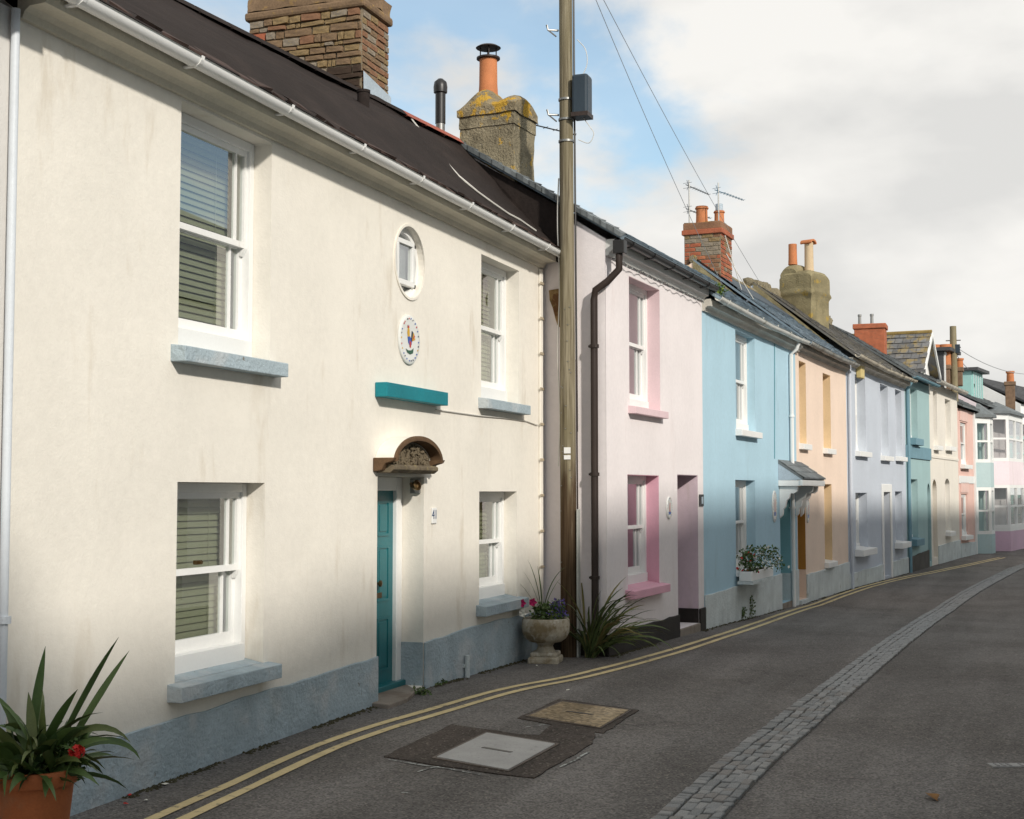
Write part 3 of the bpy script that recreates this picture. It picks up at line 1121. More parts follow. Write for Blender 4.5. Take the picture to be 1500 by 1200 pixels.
def brick_mesh(i, rough=.06):
    key = (i, rough)
    if key not in _bm:
        lst = []
        for q in range(3):
            rg = random.Random(i * 13 + q)
            m = MB()
            j = lambda: rg.uniform(-rough, rough)
            b = .05
            v = [(x + j() * .5, -.0, z + j()) for x, z in ((-.5, -.5), (.5, -.5), (.5, .5), (-.5, .5))]
            v += [(x * (1 - b) + j() * .3, -1 + j(), z * (1 - b * 2.2) + j()) for x, z in ((-.5, -.5), (.5, -.5), (.5, .5), (-.5, .5))]
            m.add(v, [(4, 5, 6, 7)] + [(k, (k + 1) % 4, 4 + (k + 1) % 4, 4 + k) for k in range(4)])
            lst.append(m.mesh('brick', BR[i]))
        _bm[key] = lst
    return random.choice(_bm[key])


def brick_face(parent, org, udir, width, z0, z1, chooser, course=.075, length=.225, name='brick', jit=.0, proud=.012, zlim=None, seed=1):
    """bricks on a vertical face; org: lower corner (x,y), udir: unit 2d along the face, bricks proud of it towards the right of udir"""
    rg = random.Random(seed)
    ang = math.atan2(udir[1], udir[0])
    z = z0
    r = 0
    while z < z1 - .03:
        h = course * (1 + rg.uniform(-jit, jit))
        u = 0
        first = True
        while u < width - .02:
            l = length * (1 + rg.uniform(-jit * 2, jit * 1.6))
            if first and r % 2:
                l *= .5
            first = False
            l = min(l, width - u)
            uc, zc = u + l / 2, z + h / 2
            if l > .035 and (zlim is None or zc > zlim(uc)):
                o = link(name, brick_mesh(chooser(uc, zc, rg)), parent)
                o.location = (org[0] + udir[0] * uc, org[1] + udir[1] * uc, zc)
                o.rotation_euler = (0, rg.uniform(-.02, .02) * (1 + jit * 3), ang)
                o.scale = (l - .013, proud * rg.uniform(.5, 1.5), h - .013)
            u += l
        z += h
        r += 1


def chimney_pot(parent, c, z, r, h, mat, rim=True, top=None):
    pr = [(r * 1.0, 0), (r * .93, h * .3), (r * .9, h * .85)]
    pr += [(r * 1.08, h * .86), (r * 1.08, h * .93), (r * .95, h * .95), (r * .98, h)] if rim else [(r * .9, h)]
    pr += [(r * .72, h), (r * .7, h * .6)]
    return MB().lathe(pr, 20, (c[0], c[1], z)).obj('chimney_pot', mat, parent, smooth=True)


def lump(x0, x1, y0, y1, z0, z1, nx=10, ny=10, nz=14, amp=.03, topf=None, bulge=None):
    """rendered masonry block with an uneven skin; topf(s,t) raises or lowers the top"""
    m = MB()
    idx = {}
    v, f = [], []

    def vert(i, j, k):
        if (i, j, k) not in idx:
            a, b, c = i / nx, j / ny, k / nz
            zt = z1 + (topf(a, b) if topf else 0)
            p = Vector((x0 + (x1 - x0) * a, y0 + (y1 - y0) * b, z0 + (zt - z0) * c))
            g = bulge(c) if bulge else 0
            p.x += g * (a - .5) * 2
            p.y += g * (b - .5) * 2
            d = Vector((mnoise.noise(p * 3.1), mnoise.noise(p * 3.3 + Vector((5, 1, 2))), mnoise.noise(p * 2.9 + Vector((1, 9, 4)))))
            p += d * amp + Vector((mnoise.noise(p * 11), mnoise.noise(p * 12 + Vector((3, 3, 1))), 0)) * amp * .4
            idx[(i, j, k)] = len(v)
            v.append(p)
        return idx[(i, j, k)]
    for i in range(nx):
        for k in range(nz):
            for j in (0, ny):
                f.append((vert(i, j, k), vert(i + 1, j, k), vert(i + 1, j, k + 1), vert(i, j, k + 1)))
    for j in range(ny):
        for k in range(nz):
            for i in (0, nx):
                f.append((vert(i, j, k), vert(i, j + 1, k), vert(i, j + 1, k + 1), vert(i, j, k + 1)))
    for i in range(nx):
        for j in range(ny):
            f.append((vert(i, j, nz), vert(i + 1, j, nz), vert(i + 1, j + 1, nz), vert(i, j + 1, nz)))
    return m.add(v, f)


# ================================================================== house A: cream, number 41
A = px_house((6.156, 0), 0, 793, -.25, 4.61, (2.0, 1.11, 6.24), 3.6, 'near cream cottage with grey plinth, teal door and number 41', CREAM)
oUL = A.op(266, 399, 147, 507)
oLL = A.op(260, 388, 706, 1000)
oUR = A.op(705, 760, 372, 583)
oLR = A.op(702, 757, 720, 886)
oOV = A.op(576, 623, 329, 440, T=.2, ell=True)
# oval: recompute a symmetric box round its centre
uc, zc = A.hp(599.5, 384)
oOV.update(u0=A.hp(577, 384)[0], u1=A.hp(622, 384)[0], z0=A.hp(599, 438)[1], z1=A.hp(599, 330)[1])
oDO = A.op(553, 621, 697, 1012, T=.42)
oDO['z0'] = A.ground(A.hp(590, 1000)[0]) + .03
A.build_wall(bevel=.012)
for o, dp in ((oUL, .15), (oLL, .15), (oUR, .15), (oLR, .15)):
    up = o in (oUL, oUR)
    A.window(o, dep=dp, margin=.11, sill=(.085, .115, .115, .16, .012), sillm=GREYBLUE, sub=.15 if up else .15)
A.blind(oUL, 'olive venetian blind in the large upper cream-house window', .33)
A.blind(oLL, 'olive venetian blind in the large ground-floor cream-house window', .33)
A.blind(oUR, 'olive venetian blind in the small upper cream-house window', .33)
A.blind(oLR, 'olive venetian blind in the small lower cream-house window', .33)
# sash fasteners
MB().box(0, .07, 0, .03, 0, .03).box(.02, .05, -.02, .0, .005, .025).obj('sash_fastener', BRASS, A.root).location = ((oLL['u0'] + oLL['u1']) / 2 - .05, .18, (oLL['z0'] + oLL['z1']) / 2 + .085)


def oval_window(h, o):
    cu, cz, ru, rz = (o['u0'] + o['u1']) / 2, (o['z0'] + o['z1']) / 2, (o['u1'] - o['u0']) / 2, (o['z1'] - o['z0']) / 2

    def ring(a, b, y0, y1, N=40):
        m = MB()
        v = []
        for k in range(N):
            t = 2 * math.pi * k / N
            for q, y in ((a, y0), (b, y0), (b, y1), (a, y1)):
                v.append((cu + (ru * q) * math.cos(t), y, cz + (rz * q) * math.sin(t)))
        f = [(k * 4 + i, k * 4 + (i + 1) % 4, ((k + 1) % N) * 4 + (i + 1) % 4, ((k + 1) % N) * 4 + i) for k in range(N) for i in range(4)]
        return m.add(v, f)
    w = ring(.80, .968, .06, .13).obj('window', FRAME, h.root, smooth=True)
    ring(.965, 1.03, -.012, .0).obj('surround', CREAM, w, smooth=True)
    m = MB()
    N = 40
    m.add([(cu + .82 * ru * math.cos(2 * math.pi * k / N), .10, cz + .82 * rz * math.sin(2 * math.pi * k / N)) for k in range(N)], [tuple(range(N))])
    m.obj('glass_pane', GLASS, w)
    x0, x1, z0, z1 = cu - ru * .56, cu + ru * .56, cz - rz * .62, cz + rz * .62
    q = MB()
    for bx in ((x0, x1, z0, z0 + .05), (x0, x1, z1 - .045, z1), (x0, x0 + .045, z0 + .05, z1 - .045), (x1 - .045, x1, z0 + .05, z1 - .045)):
        q.box(bx[0], bx[1], .035, .09, bx[2], bx[3])
    q.obj('casement', FRAME, w, bevel=.005)
    q = MB()
    q.box(cu - ru * .8, x0, .06, .09, z0, z0 + .04).box(x1, cu + ru * .8, .06, .09, z0, z0 + .04).box(cu - ru * .8, x0, .06, .09, z1 - .04, z1).box(x1, cu + ru * .8, .06, .09, z1 - .04, z1)
    q.obj('transom', FRAME, w)
    MB().add([(x0 + .04, .06, z0 + .05), (x1 - .04, .06, z0 + .05), (x1 - .04, .06, z1 - .045), (x0 + .04, .06, z1 - .045)], [(0, 1, 2, 3)]).obj('glass_pane', GLASS, w, fixn=False)


oval_window(A, oOV)

# door, recess, step
A.door(oDO, .26, TEAL, FRAME, fw=.13)
zt = oDO['z0']
MB().box(oDO['u0'] + .004, oDO['u1'] - .004, .17, .34, zt - .05, zt + .05).obj('door_sill', TEAL, A.root, bevel=.008)
m = MB()
p = [A.local(*gp(*q).xy) for q in ((551, 1036), (573, 1040), (592, 1030), (616, 1016))]
m.prism([(oDO['u0'] + .01, .168), (p[0][0], -.03), (p[1][0] + .05, -.20), (p[2][0] + .05, -.20), (p[3][0], -.06), (oDO['u1'] - .004, .168)], zt - .3, zt + .006, 'z')
m.obj('doorstep', STEPST, A.root, bevel=.01)
# plinth
hl = A.hp
A.plinth(GREYBLUE, [(.02, .37), (hl(147, 1087)[0], hl(147, 1087)[1]), (hl(500, 977)[0], hl(500, 977)[1]), (oDO['u0'] - .004, hl(551, 961)[1])])
A.plinth(GREYBLUE, [(oDO['u1'] + .003, hl(621, 941)[1]), (hl(690, 915)[0], .52), (A.L - .01, .50)])
m = MB()
m.box(oDO['u1'] - .022, oDO['u1'] - .003, .0, .22, zt - .1, hl(621, 941)[1])
m.obj('plinth', GREYBLUE, A.root)
# painted ledge above door
u0, z1 = hl(549, 560)
u1, _ = hl(640, 575)
_, z0 = hl(549, 583)
MB().box(u0, u1, -.12, -.002, z0 + .01, z1).obj('painted_ledge', TEALL, A.root, bevel=.006)


def door_hood():
    u0, z1 = hl(556, 690)
    ua, _ = hl(568, 668, -.10)
    ub, _ = hl(631, 668, -.10)
    zb = hl(600, 694)[1]
    hood = MB()
    # lintel moulding
    hood.prism([(-.002, zb), (-.13, zb), (-.17, zb + .03), (-.17, zb + .06), (-.14, zb + .075), (-.002, zb + .075)], ua - .02, ub + .02, 'x')
    h = hood.obj('door_hood', CARVE, A.root, bevel=.006)
    uc, rr = (ua + ub) / 2, (ub - ua) / 2
    # tympanum, a carved panel between the lintel and the arch
    zc = zb + .09
    N = 26
    rz = .185
    poly = [(uc + rr * .94 * math.cos(math.pi * k / N), zc + rz * math.sin(math.pi * k / N)) for k in range(N + 1)]
    t = MB()
    t.prism([(ua - .005, zb + .07)] + [(x, z) for x, z in reversed(poly)] + [(ub + .005, zb + .07)], -.10, -.003, 'y')
    t.obj('tympanum', CARVE, h)
    # carved foliage in relief
    rg = random.Random(5)
    for k in range(150):
        a = rg.uniform(0, math.pi)
        q = math.sqrt(rg.uniform(0, 1)) * .88
        x, z = uc - .03 + rr * (q + .06) * math.cos(a), zc - .01 + rz * q * math.sin(a)
        sx, sz = rg.uniform(.010, .034), rg.uniform(.007, .016)
        c = MB()
        c.lathe([(.0, 0), (.7, .15), (1, .5), (.75, .85), (.0, 1.0)], 7)
        co = c.obj('carving', CARVE, h, smooth=True) if k == 0 else link('carving', door_hood.me, h)
        if k == 0:
            door_hood.me = co.data
        co.location = (x, -.098, z)
        co.rotation_euler = (R(90) + rg.uniform(-.5, .5), rg.uniform(-3, 3), rg.uniform(-.5, .5))
        co.scale = (sx, sz, rg.uniform(.015, .04))
    # barrel canopy over it
    b = MB()
    prof = [(1.0, .09), (1.045, .09), (1.05, .14), (1.085, .15), (1.085, .175), (1.11, .18), (1.11, .20), (1.07, .205), (1.02, .20), (1.0, .17)]
    v, f = [], []
    N = 30
    for k in range(N + 1):
        a = math.pi * (k / N)
        for s, y in prof:
            v.append((uc + rr * s * 1.0 * math.cos(a), -y - .003, zc + .01 + (rz + (s - 1.0) * rr) * math.sin(a)))
    K = len(prof)
    for k in range(N):
        for j in range(K):
            f.append((k * K + j, k * K + (j + 1) % K, (k + 1) * K + (j + 1) % K, (k + 1) * K + j))
    f += [tuple(range(K)), tuple(range(N * K, (N + 1) * K))]
    b.add([(x, y - .004, z) for x, y, z in v], f).obj('arched_canopy', HOODT, h, smooth=True)
    tp = MB()
    v, f = [], []
    for k in range(N + 1):
        a = math.pi * (k / N)
        for sc, y in ((1.0, .002), (1.10, .002), (1.095, .175), (1.06, .175), (1.0, .10)):
            v.append((uc + rr * sc * math.cos(a), -y - .001, zc + .012 + (rz + (sc - 1.0) * rr) * math.sin(a)))
    for k in range(N):
        for j in range(5):
            f.append((k * 5 + j, k * 5 + (j + 1) % 5, k * 5 + 5 + (j + 1) % 5, k * 5 + 5 + j))
    f += [(0, 1, 2, 3, 4), tuple(range(N * 5, N * 5 + 5))]
    tp.add(v, f).obj('plastered_top', CREAM, h, smooth=True)
    for uu, sgn in ((ua - .045, -1), (ub + .045, 1)):
        c = MB()
        c.prism([(-.003, zb + .01), (-.08, zb + .02), (-.12, zb + .08), (-.19, zb + .10), (-.21, zb + .13), (-.003, zb + .13)], uu - .05, uu + .05, 'x')
        c.obj('cornice_block', HOODT, h, bevel=.006)


door_hood()
# lamp under the hood, in the door reveal
lu = oDO['u1'] - .004
lamp = empty('wall_lamp', A.M @ Vector((lu, .08, hl(603, 712)[1])), 0, 'small brass bulkhead lamp under the carved door hood', 'lamp')
MB().box(-.03, 0, -.05, .05, -.07, .07).obj('mounting_plate', STEEL, lamp, bevel=.005)
MB().tube([(-.03, 0, 0), (-.11, 0, .02), (-.14, -.02, 0)], .017, 8).obj('arm', BRASS, lamp, smooth=True)
lo = MB().lathe([(.0, 0), (.035, 0), (.05, .03), (.05, .05), (.035, .055), (.03, .03), (0, .02)], 16).obj('lamp_head', BRASS, lamp, smooth=True)
lo.location = (-.14, -.04, 0)
lo.rotation_euler = (R(80), 0, R(-20))

# number plaque
u, z = hl(634.5, 755.5)
nb = empty('house_number_plaque', A.M @ Vector((u, -.003, z)), 0, 'small white plaque reading 41 beside the teal door', 'sign')
MB().box(-.058, .058, -.012, 0, -.075, .075).obj('plate', WHITE, nb, bevel=.004)
wall_text('41', .125, surf('number_blue', (.05, .08, .16), rough=.4), nb, (0, -.0135, .008), (R(90), 0, 0))


# oval rooster plaque
def oval_plaque(h, px, py, w, hh, label, rooster=True, group=None):
    u, z = h.hp(px, py)
    r = empty('oval_wall_plaque', h.M @ Vector((u, -.002, z)), h.ang, label, 'plaque', group)
    N = 36
    prof = [(1, 0), (1, -.014), (.95, -.022), (.8, -.018), (.0, -.018)]
    m = MB()
    v = []
    for s, y in prof:
        for k in range(N):
            t = 2 * math.pi * k / N
            v.append((w * s * math.cos(t), y, hh * s * math.sin(t)))
    f = [(i * N + k, i * N + (k + 1) % N, (i + 1) * N + (k + 1) % N, (i + 1) * N + k) for i in range(len(prof) - 1) for k in range(N)]
    m.add(v, f).obj('ceramic_plate', surf('glazed_ceramic', (.74, .75, .72), rough=.25, var=.03, bump=0, spec=.5), r, smooth=True)

    def blob(name, pts, mat, y=-.0205):
        b = MB()
        b.add([(w * x, y, hh * zz) for x, zz in pts], [tuple(range(len(pts)))])
        b.add([(w * x, y + .003, hh * zz) for x, zz in pts], [tuple(range(len(pts)))])
        b.obj(name, mat, r, fixn=False)
    Y_, B_, R_, G_, N_ = [surf('glaze_' + n, c, rough=.3, bump=0) for n, c in (('yellow', (.62, .36, .02)), ('blue', (.03, .10, .40)), ('red', (.50, .04, .03)), ('green', (.03, .10, .06)), ('dark', (.03, .04, .07)))]
    if rooster:
        blob('rooster_neck', [(-.22, .10), (-.28, .28), (-.22, .46), (-.12, .50), (-.04, .38), (-.02, .12)], Y_)
        blob('rooster_comb', [(-.26, .46), (-.24, .58), (-.16, .52), (-.12, .60), (-.06, .48)], R_, -.021)
        blob('rooster_body', [(-.24, .10), (.0, .14), (.18, -.02), (.16, -.18), (.02, -.26), (-.16, -.14)], B_, -.0212)
        blob('rooster_breast', [(-.06, -.02), (.12, -.10), (.08, -.32), (-.04, -.30)], R_, -.0218)
        for k, c in enumerate((Y_, R_, Y_, N_)):
            a0 = R(20 + k * 22)
            blob('tail_feather', [(.10, .0), (.14 + .30 * math.cos(a0), .02 + .36 * math.sin(a0)), (.22 + .30 * math.cos(a0 - .2), .0 + .34 * math.sin(a0 - .2)), (.16, -.06)], c, -.0214 - k * .0005)
        blob('ground_tuft', [(-.42, -.38), (-.2, -.44), (.1, -.42), (.36, -.30), (.30, -.52), (.0, -.60), (-.28, -.54)], G_)
    else:
        blob('painted_figure', [(-.10, -.35), (-.14, .1), (.0, .50), (.16, .42), (.14, -.1), (.18, -.35)], R_)
        blob('painted_base', [(-.4, -.35), (.4, -.35), (.34, -.58), (-.30, -.60)], B_, -.021)
    rg = random.Random(int(px))
    for k in range(26):
        t = 2 * math.pi * k / 26 + rg.uniform(-.05, .05)
        x, zz = .84 * math.cos(t), .86 * math.sin(t)
        q = .055
        blob('rim_mark', [(x - q, zz - q * .6), (x + q * rg.uniform(.2, 1), zz - q * .4), (x + q, zz + q * rg.uniform(.2, .8)), (x - q * .4, zz + q * .7)], rg.choice([B_, B_, R_, N_, Y_]), -.0225)
    return r


u0_, _ = hl(583, 498)
u1_, _ = hl(613, 498)
oval_plaque(A, 597.5, 498, (u1_ - u0_) / 2, .23, 'oval ceramic plaque painted with a colourful rooster under the oval window')

# roof and eaves
A.build_roof(TAR, ov=.27, thick=.05, rough=.07, ez=4.76)
A.soffit(surf('eaves_cream_board', (.60, .56, .46), rough=.7, var=.1, bump=.1), 4.585, -.24, .15)
A.gutter(WHITE, 4.73, -.27, r=.058, u0=-1.5, u1=A.L + .05, brackets=9, sag=.012)
m = MB()
rg = random.Random(3)
u = -.8
while u < A.L:                                     # ragged slate ends at the eave, proud of the coating
    w = rg.uniform(.15, .3)
    zz = 4.755 + rg.uniform(0, .02)
    m.add([(u, -.305 + rg.uniform(-.02, .02), zz), (u + w * .94, -.305 + rg.uniform(-.02, .02), zz + rg.uniform(-.008, .008)), (u + w * .94, -.19, zz + .075), (u, -.19, zz + .075),
           (u, -.30, zz - .015), (u + w * .94, -.30, zz - .015)], [(0, 1, 2, 3), (0, 4, 5, 1)])
    u += w
tag(m.obj('eave_slates', surf('rusty_slate_edge', (.055, .034, .027), rough=.85, var=.35, vs=9), A.root), kind='stuff')
# ridge tiles
n = 20
for k in range(n):
    t0, t1 = k / n, (k + .97) / n
    m = MB()
    for t in (t0, t1):
        u = A.L * t
        d = 2.0 + (1.11 - 2.0) * t
        m.v += [(u, d - .12, 6.17), (u, d - .05, 6.245), (u, d + .05, 6.245), (u, d + .12, 6.17)]
    m.f += [(0, 4, 5, 1), (1, 5, 6, 2), (2, 6, 7, 3), (0, 1, 2, 3), (7, 6, 5, 4)]
    m.obj('ridge_tile', RIDGER if k > 16 else TAR, A.root)
# stub pipe and black flue on the roof
A_ = A
u, z = hl(532, 195, .75)
MB().lathe([(.062, -.25), (.062, .40), (.07, .405), (.07, .43), (.05, .43), (.05, .2)], 14, (u, .75, z)).obj('vent_stub', TAR, A.root, smooth=True)
u, z = hl(645, 197, 1.15)
fl = MB().lathe([(.055, -.2), (.055, .17)], 14, (u, 1.15, z)).obj('flue', STEEL, A.root, smooth=True)
MB().lathe([(.062, .13), (.062, .50), (.082, .51), (.085, .58), (.075, .64), (.03, .68), (.0, .68)], 16, (u, 1.15, z)).obj('flue_terminal', BLACKM, fl, smooth=True)
# small overflow pipe in plinth
u, _ = hl(677, 985)
gz_ = A.ground(u)
MB().tube([(u, -.055, gz_ - .05), (u, -.055, gz_ + .22)], .026, 10).box(u - .05, u + .05, -.045, -.025, gz_ + .10, gz_ + .13).obj('waste_pipe', PLINTHW, A.root, smooth=True)
# render stop bead at the right end with its notches
m = MB()
z = -.2
m.box(A.L - .10, A.L - .012, -.03, -.002, -.2, 4.55)
q = m.obj('corner_bead', CREAM, A.root, bevel=.006)
zz = 1.0
while zz < 4.5:
    MB().box(A.L - .13, A.L - .006, -.042, -.031, zz, zz + .03).obj('bead_clip', surf('rust_stain', (.40, .34, .25), rough=.9, var=.3), q)
    zz += .42
# crack-hiding cable along the wall from the ledge to the corner
pts = [A.M @ Vector((hl(x, y)[0], -.012, hl(x, y)[1])) for x, y in ((637, 600), (650, 602), (700, 609), (745, 613), (770, 617), (786, 623))]
tag(MB().tube(pts, .007, 6).obj('wall_cable', WIREW, smooth=True), 'thin pale cable running from the teal ledge under the small upper window', 'cable')


# chimney 1, on the ridge near the far end
def chimney1():
    x0, x1 = 13.2 - A.o[0], 13.2 - A.o[0] + .66
    y0, y1 = 1.32, 2.72
    zb, zt = 5.4, 7.20
    c = MB().box(x0, x1, y0, y1, zb, zt).obj('chimney', MORTAR, A.root)

    def ch(uu, z, rg):
        if z < 6.58 - .12 * (uu < 1.0) and uu > .62:
            return 5
        if uu < .34:
            return rg.choice([6, 4, 0, 4, 1, 2])
        return rg.choice([2, 3, 3, 2, 4, 1, 3])
    brick_face(c, (x0, y1), (0, -1), y1 - y0, zb + .5, zt, ch, .075, .21, 'stone', .42, .035, None, 3)
    brick_face(c, (x0, y0), (1, 0), x1 - x0, zb + .5, zt, lambda a, b, rg: rg.choice([1, 2, 1, 4, 3]), .078, .21, 'brick', .1, .014, None, 4)
    # projecting top courses
    MB().box(x0 - .05, x1 + .05, y0 - .05, y1 + .05, zt - .02, zt + .08).obj('oversailing_course', BR[2], c, bevel=.03)
    lump(x0 - .02, x1 + .02, y0 - .02, y1 + .02, zt + .08, zt + .36, 8, 12, 4, .04, lambda a, b: -.12 * (abs(b - .5) * 2) ** 2).obj('chimney_cap', BR[2], c, smooth=True)
    chimney_pot(c, ((x0 + x1) / 2, y0 + .35), zt + .3, .14, .5, TERRA)
    chimney_pot(c, ((x0 + x1) / 2, y1 - .35), zt + .3, .14, .5, TERRA)
    # lead flashing and tarred fillet
    MB().add([(x0 - .02, y0 - .04, 6.02), (x1 + .03, y0 - .04, 6.02), (x1 + .03, y0 - .03, 6.37), (x0 - .02, y0 - .03, 6.47), (x0 - .02, y0 + .02, 6.48), (x1 + .03, y0 + .02, 6.38)], [(0, 1, 2, 3), (3, 2, 5, 4)]).obj('lead_flashing', LEAD, c)
    lump(x0 - .42, x0 + .03, y0 - .04, y0 + .95, 5.85, 6.30, 10, 12, 8, .06, lambda a, b: -.32 * (1 - a) ** 1.2 + .16 * math.sin(3 * b)).obj('tarred_fillet', TAR, c, smooth=True)


chimney1()

# white downpipe at the near end, shared wall of the neighbour
pipe(A, [(-.045, -.04, -.1), (-.045, -.03, 4.6)], .025, surf('pale_blue_pipe', (.64, .68, .72), rough=.4, var=.05, bump=.02), clips=((1.2, (-.045, -.04)),))
Nn = House((A.o[0] - 6.0, .004), 0, 5.99, -.25, 4.61, (2.4, 2.0, 6.24), 3.6, 'grey-white neighbouring wall at the extreme left edge', render_wall('greyish_render', (.62, .60, .57)), group=None)
Nn.build_wall()
Nn.build_roof(TAR, ov=.3, ez=4.70)

# ================================================================== house B: pale pink
B = px_house((15.396, -.8), 3.4, 1030, -.35, 4.88, (1.92, 1.92, 6.22), 4.4, 'pale pink cottage with black plinth and pink window reveals', PINKW)
hb = B.hp
bU = B.op(921, 966, 404, 594)
bL = B.op(919, 965, 695, 864)
bD = B.op(992, 1022, 695, 912, T=.75)
bD['z0'] = B.ground(hb(1000, 900)[0]) + .10
B.build_wall(reveal_mat=None)
# painted reveals: thin coloured liners
for o, mt in ((bU, PINKREV2), (bL, PINKREV), (bD, LILAC)):
    m = MB()
    u0, u1, a, b, T = o['u0'], o['u1'], o['z0'], o['z1'], o['T']
    m.box(u1 - .006, u1 - .002, .001, T - .01, a, b - .003).box(u0 + .002, u0 + .006, .001, T - .01, a, b - .003).box(u0 + .006, u1 - .006, .001, T - .01, b - .007, b - .003)
    m.obj('painted_reveal', mt, B.root)
B.window(bU, dep=.17, margin=.13, sill=(.05, .10, .10, .18, .012), sillm=PINKREV2, sub=.12)
B.window(bL, dep=.17, margin=.13, sill=(.10, .11, .12, .18, .012), sillm=PINKREV, sub=.14)
B.curtain(bU, 'green grey curtain in the upper pink-house window', .36, CURTG, 0, .55)
B.curtain(bL, 'grey curtain in the lower pink-house window', .36, CURT, 0, .6)
B.door(bD, .66, surf('dark_door', (.05, .045, .05), rough=.5), FRAME)
m = MB()
m.box(bD['u0'] + .008, bD['u1'] - .008, -.03, .62, bD['z0'] - .4, bD['z0'] - .003)
m.obj('doorstep', STEPST, B.root, bevel=.01)
zp = [hb(883, 932)[1], hb(988, 902)[1]]
B.plinth(BLACKP, [(-.02, zp[0]), (bD['u0'] - .003, zp[1])], .03)
B.plinth(BLACKP, [(bD['u1'] + .002, zp[1] + .0), (B.L - .006, zp[1])], .03)
MB().box(bD['u1'] - .024, bD['u1'] - .0065, .0, .6, B.z0, zp[1]).obj('plinth', BLACKP, B.root)
MB().box(-.03, -.002, -.02, .75, B.z0 - .1, zp[0]).obj('plinth', BLACKP, B.root)
B.build_roof(SLB, ov=.20, thick=.06, slates=SLB, u_over=(.07, .02), ez=4.92, row=.19, sw=.26)
# verge: slate edges laid in mortar
m = MB()
for k in range(26):
    t0 = k / 26
    d0, z0 = -.22 + 2.14 * t0, 4.90 + 1.32 * t0
    d1, z1 = -.22 + 2.14 * (t0 + .046), 4.90 + 1.32 * (t0 + .046)
    lift = .02 * (k % 2)
    m.add([(-.09, d0, z0 + .02 + lift), (-.09, d1, z1 + .035), (.12, d1, z1 + .05), (.12, d0, z0 + .05 + lift), (-.09, d0, z0 - .03), (-.09, d1, z1 - .03)], [(0, 1, 2, 3), (0, 4, 5, 1), (0, 3, 4)])
tag(m.obj('verge_slates', SLG, B.root), kind='stuff')
B.soffit(surf('eaves_white', (.62, .62, .60), rough=.6, var=.06), 4.70, -.16, .17)
B.gutter(BLACKM, 4.87, -.20, r=.06, u0=-.05, u1=B.L + .02, brackets=5)
MB().prism([(.40, 4.5), (.40, 5.20), (1.90, 6.11), (1.90, 5.5)], -.012, -.004, 'x').obj('tarred_gable', TAR, B.root)
# hopper and downpipe on the return wall
hp_ = MB().box(-.09, .03, -.26, -.12, 4.68, 4.84).obj('hopper', BLACKM, B.root, bevel=.008)
gB = B.ground(0)
pipe(B, [(-.03, -.18, 4.70), (-.035, -.18, 4.50), (-.07, -.05, 4.36), (-.085, .10, 4.26), (-.085, .115, 4.15), (-.085, .115, gB - .05)], .043, BROWNP, clips=((3.6, (-.085, .115)), (2.1, (-.085, .115)), (.9, (-.085, .115))))
# fairy-light cable below the eaves
pts = []
for k in range(40):
    t = k / 39
    pts.append(B.M @ Vector((.1 + (B.L - .2) * t, -.055 - .004 * (k % 2), 4.655 + .018 * math.sin(k * 1.9) + .01 * math.sin(k * .7))))
fc = empty('eaves_light_string', pts[0], 0, 'loose light string looped below the pink house eaves', 'light string')
o = MB().tube([p - pts[0] for p in pts], .006, 5).obj('cable', WIRE, fc, smooth=True)
for p in pts[1::2]:
    MB().box(-.006, .006, -.007, .007, -.016, .0).obj('bulb', CURT, fc).location = p - pts[0]
# meter key box in the porch, plaques
u = bD['u1'] - .008
kb = empty('key_safe', B.M @ Vector((u, .42, hb(999, 744)[1])), B.ang, 'dark key box on the pink porch side wall', 'key box')
MB().box(-.06, 0, -.08, .08, -.11, .11).obj('casing', BLACKM, kb, bevel=.01)
MB().box(-.068, -.0605, -.055, .055, .0, .07).obj('cover', BROWNP, kb)
oval_plaque(B, 979, 744, .12, .15, 'small oval white plaque with red figure beside the pink porch', False)
u, z = hb(1026.5, 733)
sg = empty('wall_plate', B.M @ Vector((u, -.003, z)), B.ang, 'small dark plate with pale inset between pink and blue houses', 'sign')
MB().box(-.11, .11, -.014, 0, -.085, .085).obj('plate', SLD, sg, bevel=.004)
MB().box(-.02, .07, -.0165, -.0145, -.05, .05).obj('pale_inset', LEAD, sg)


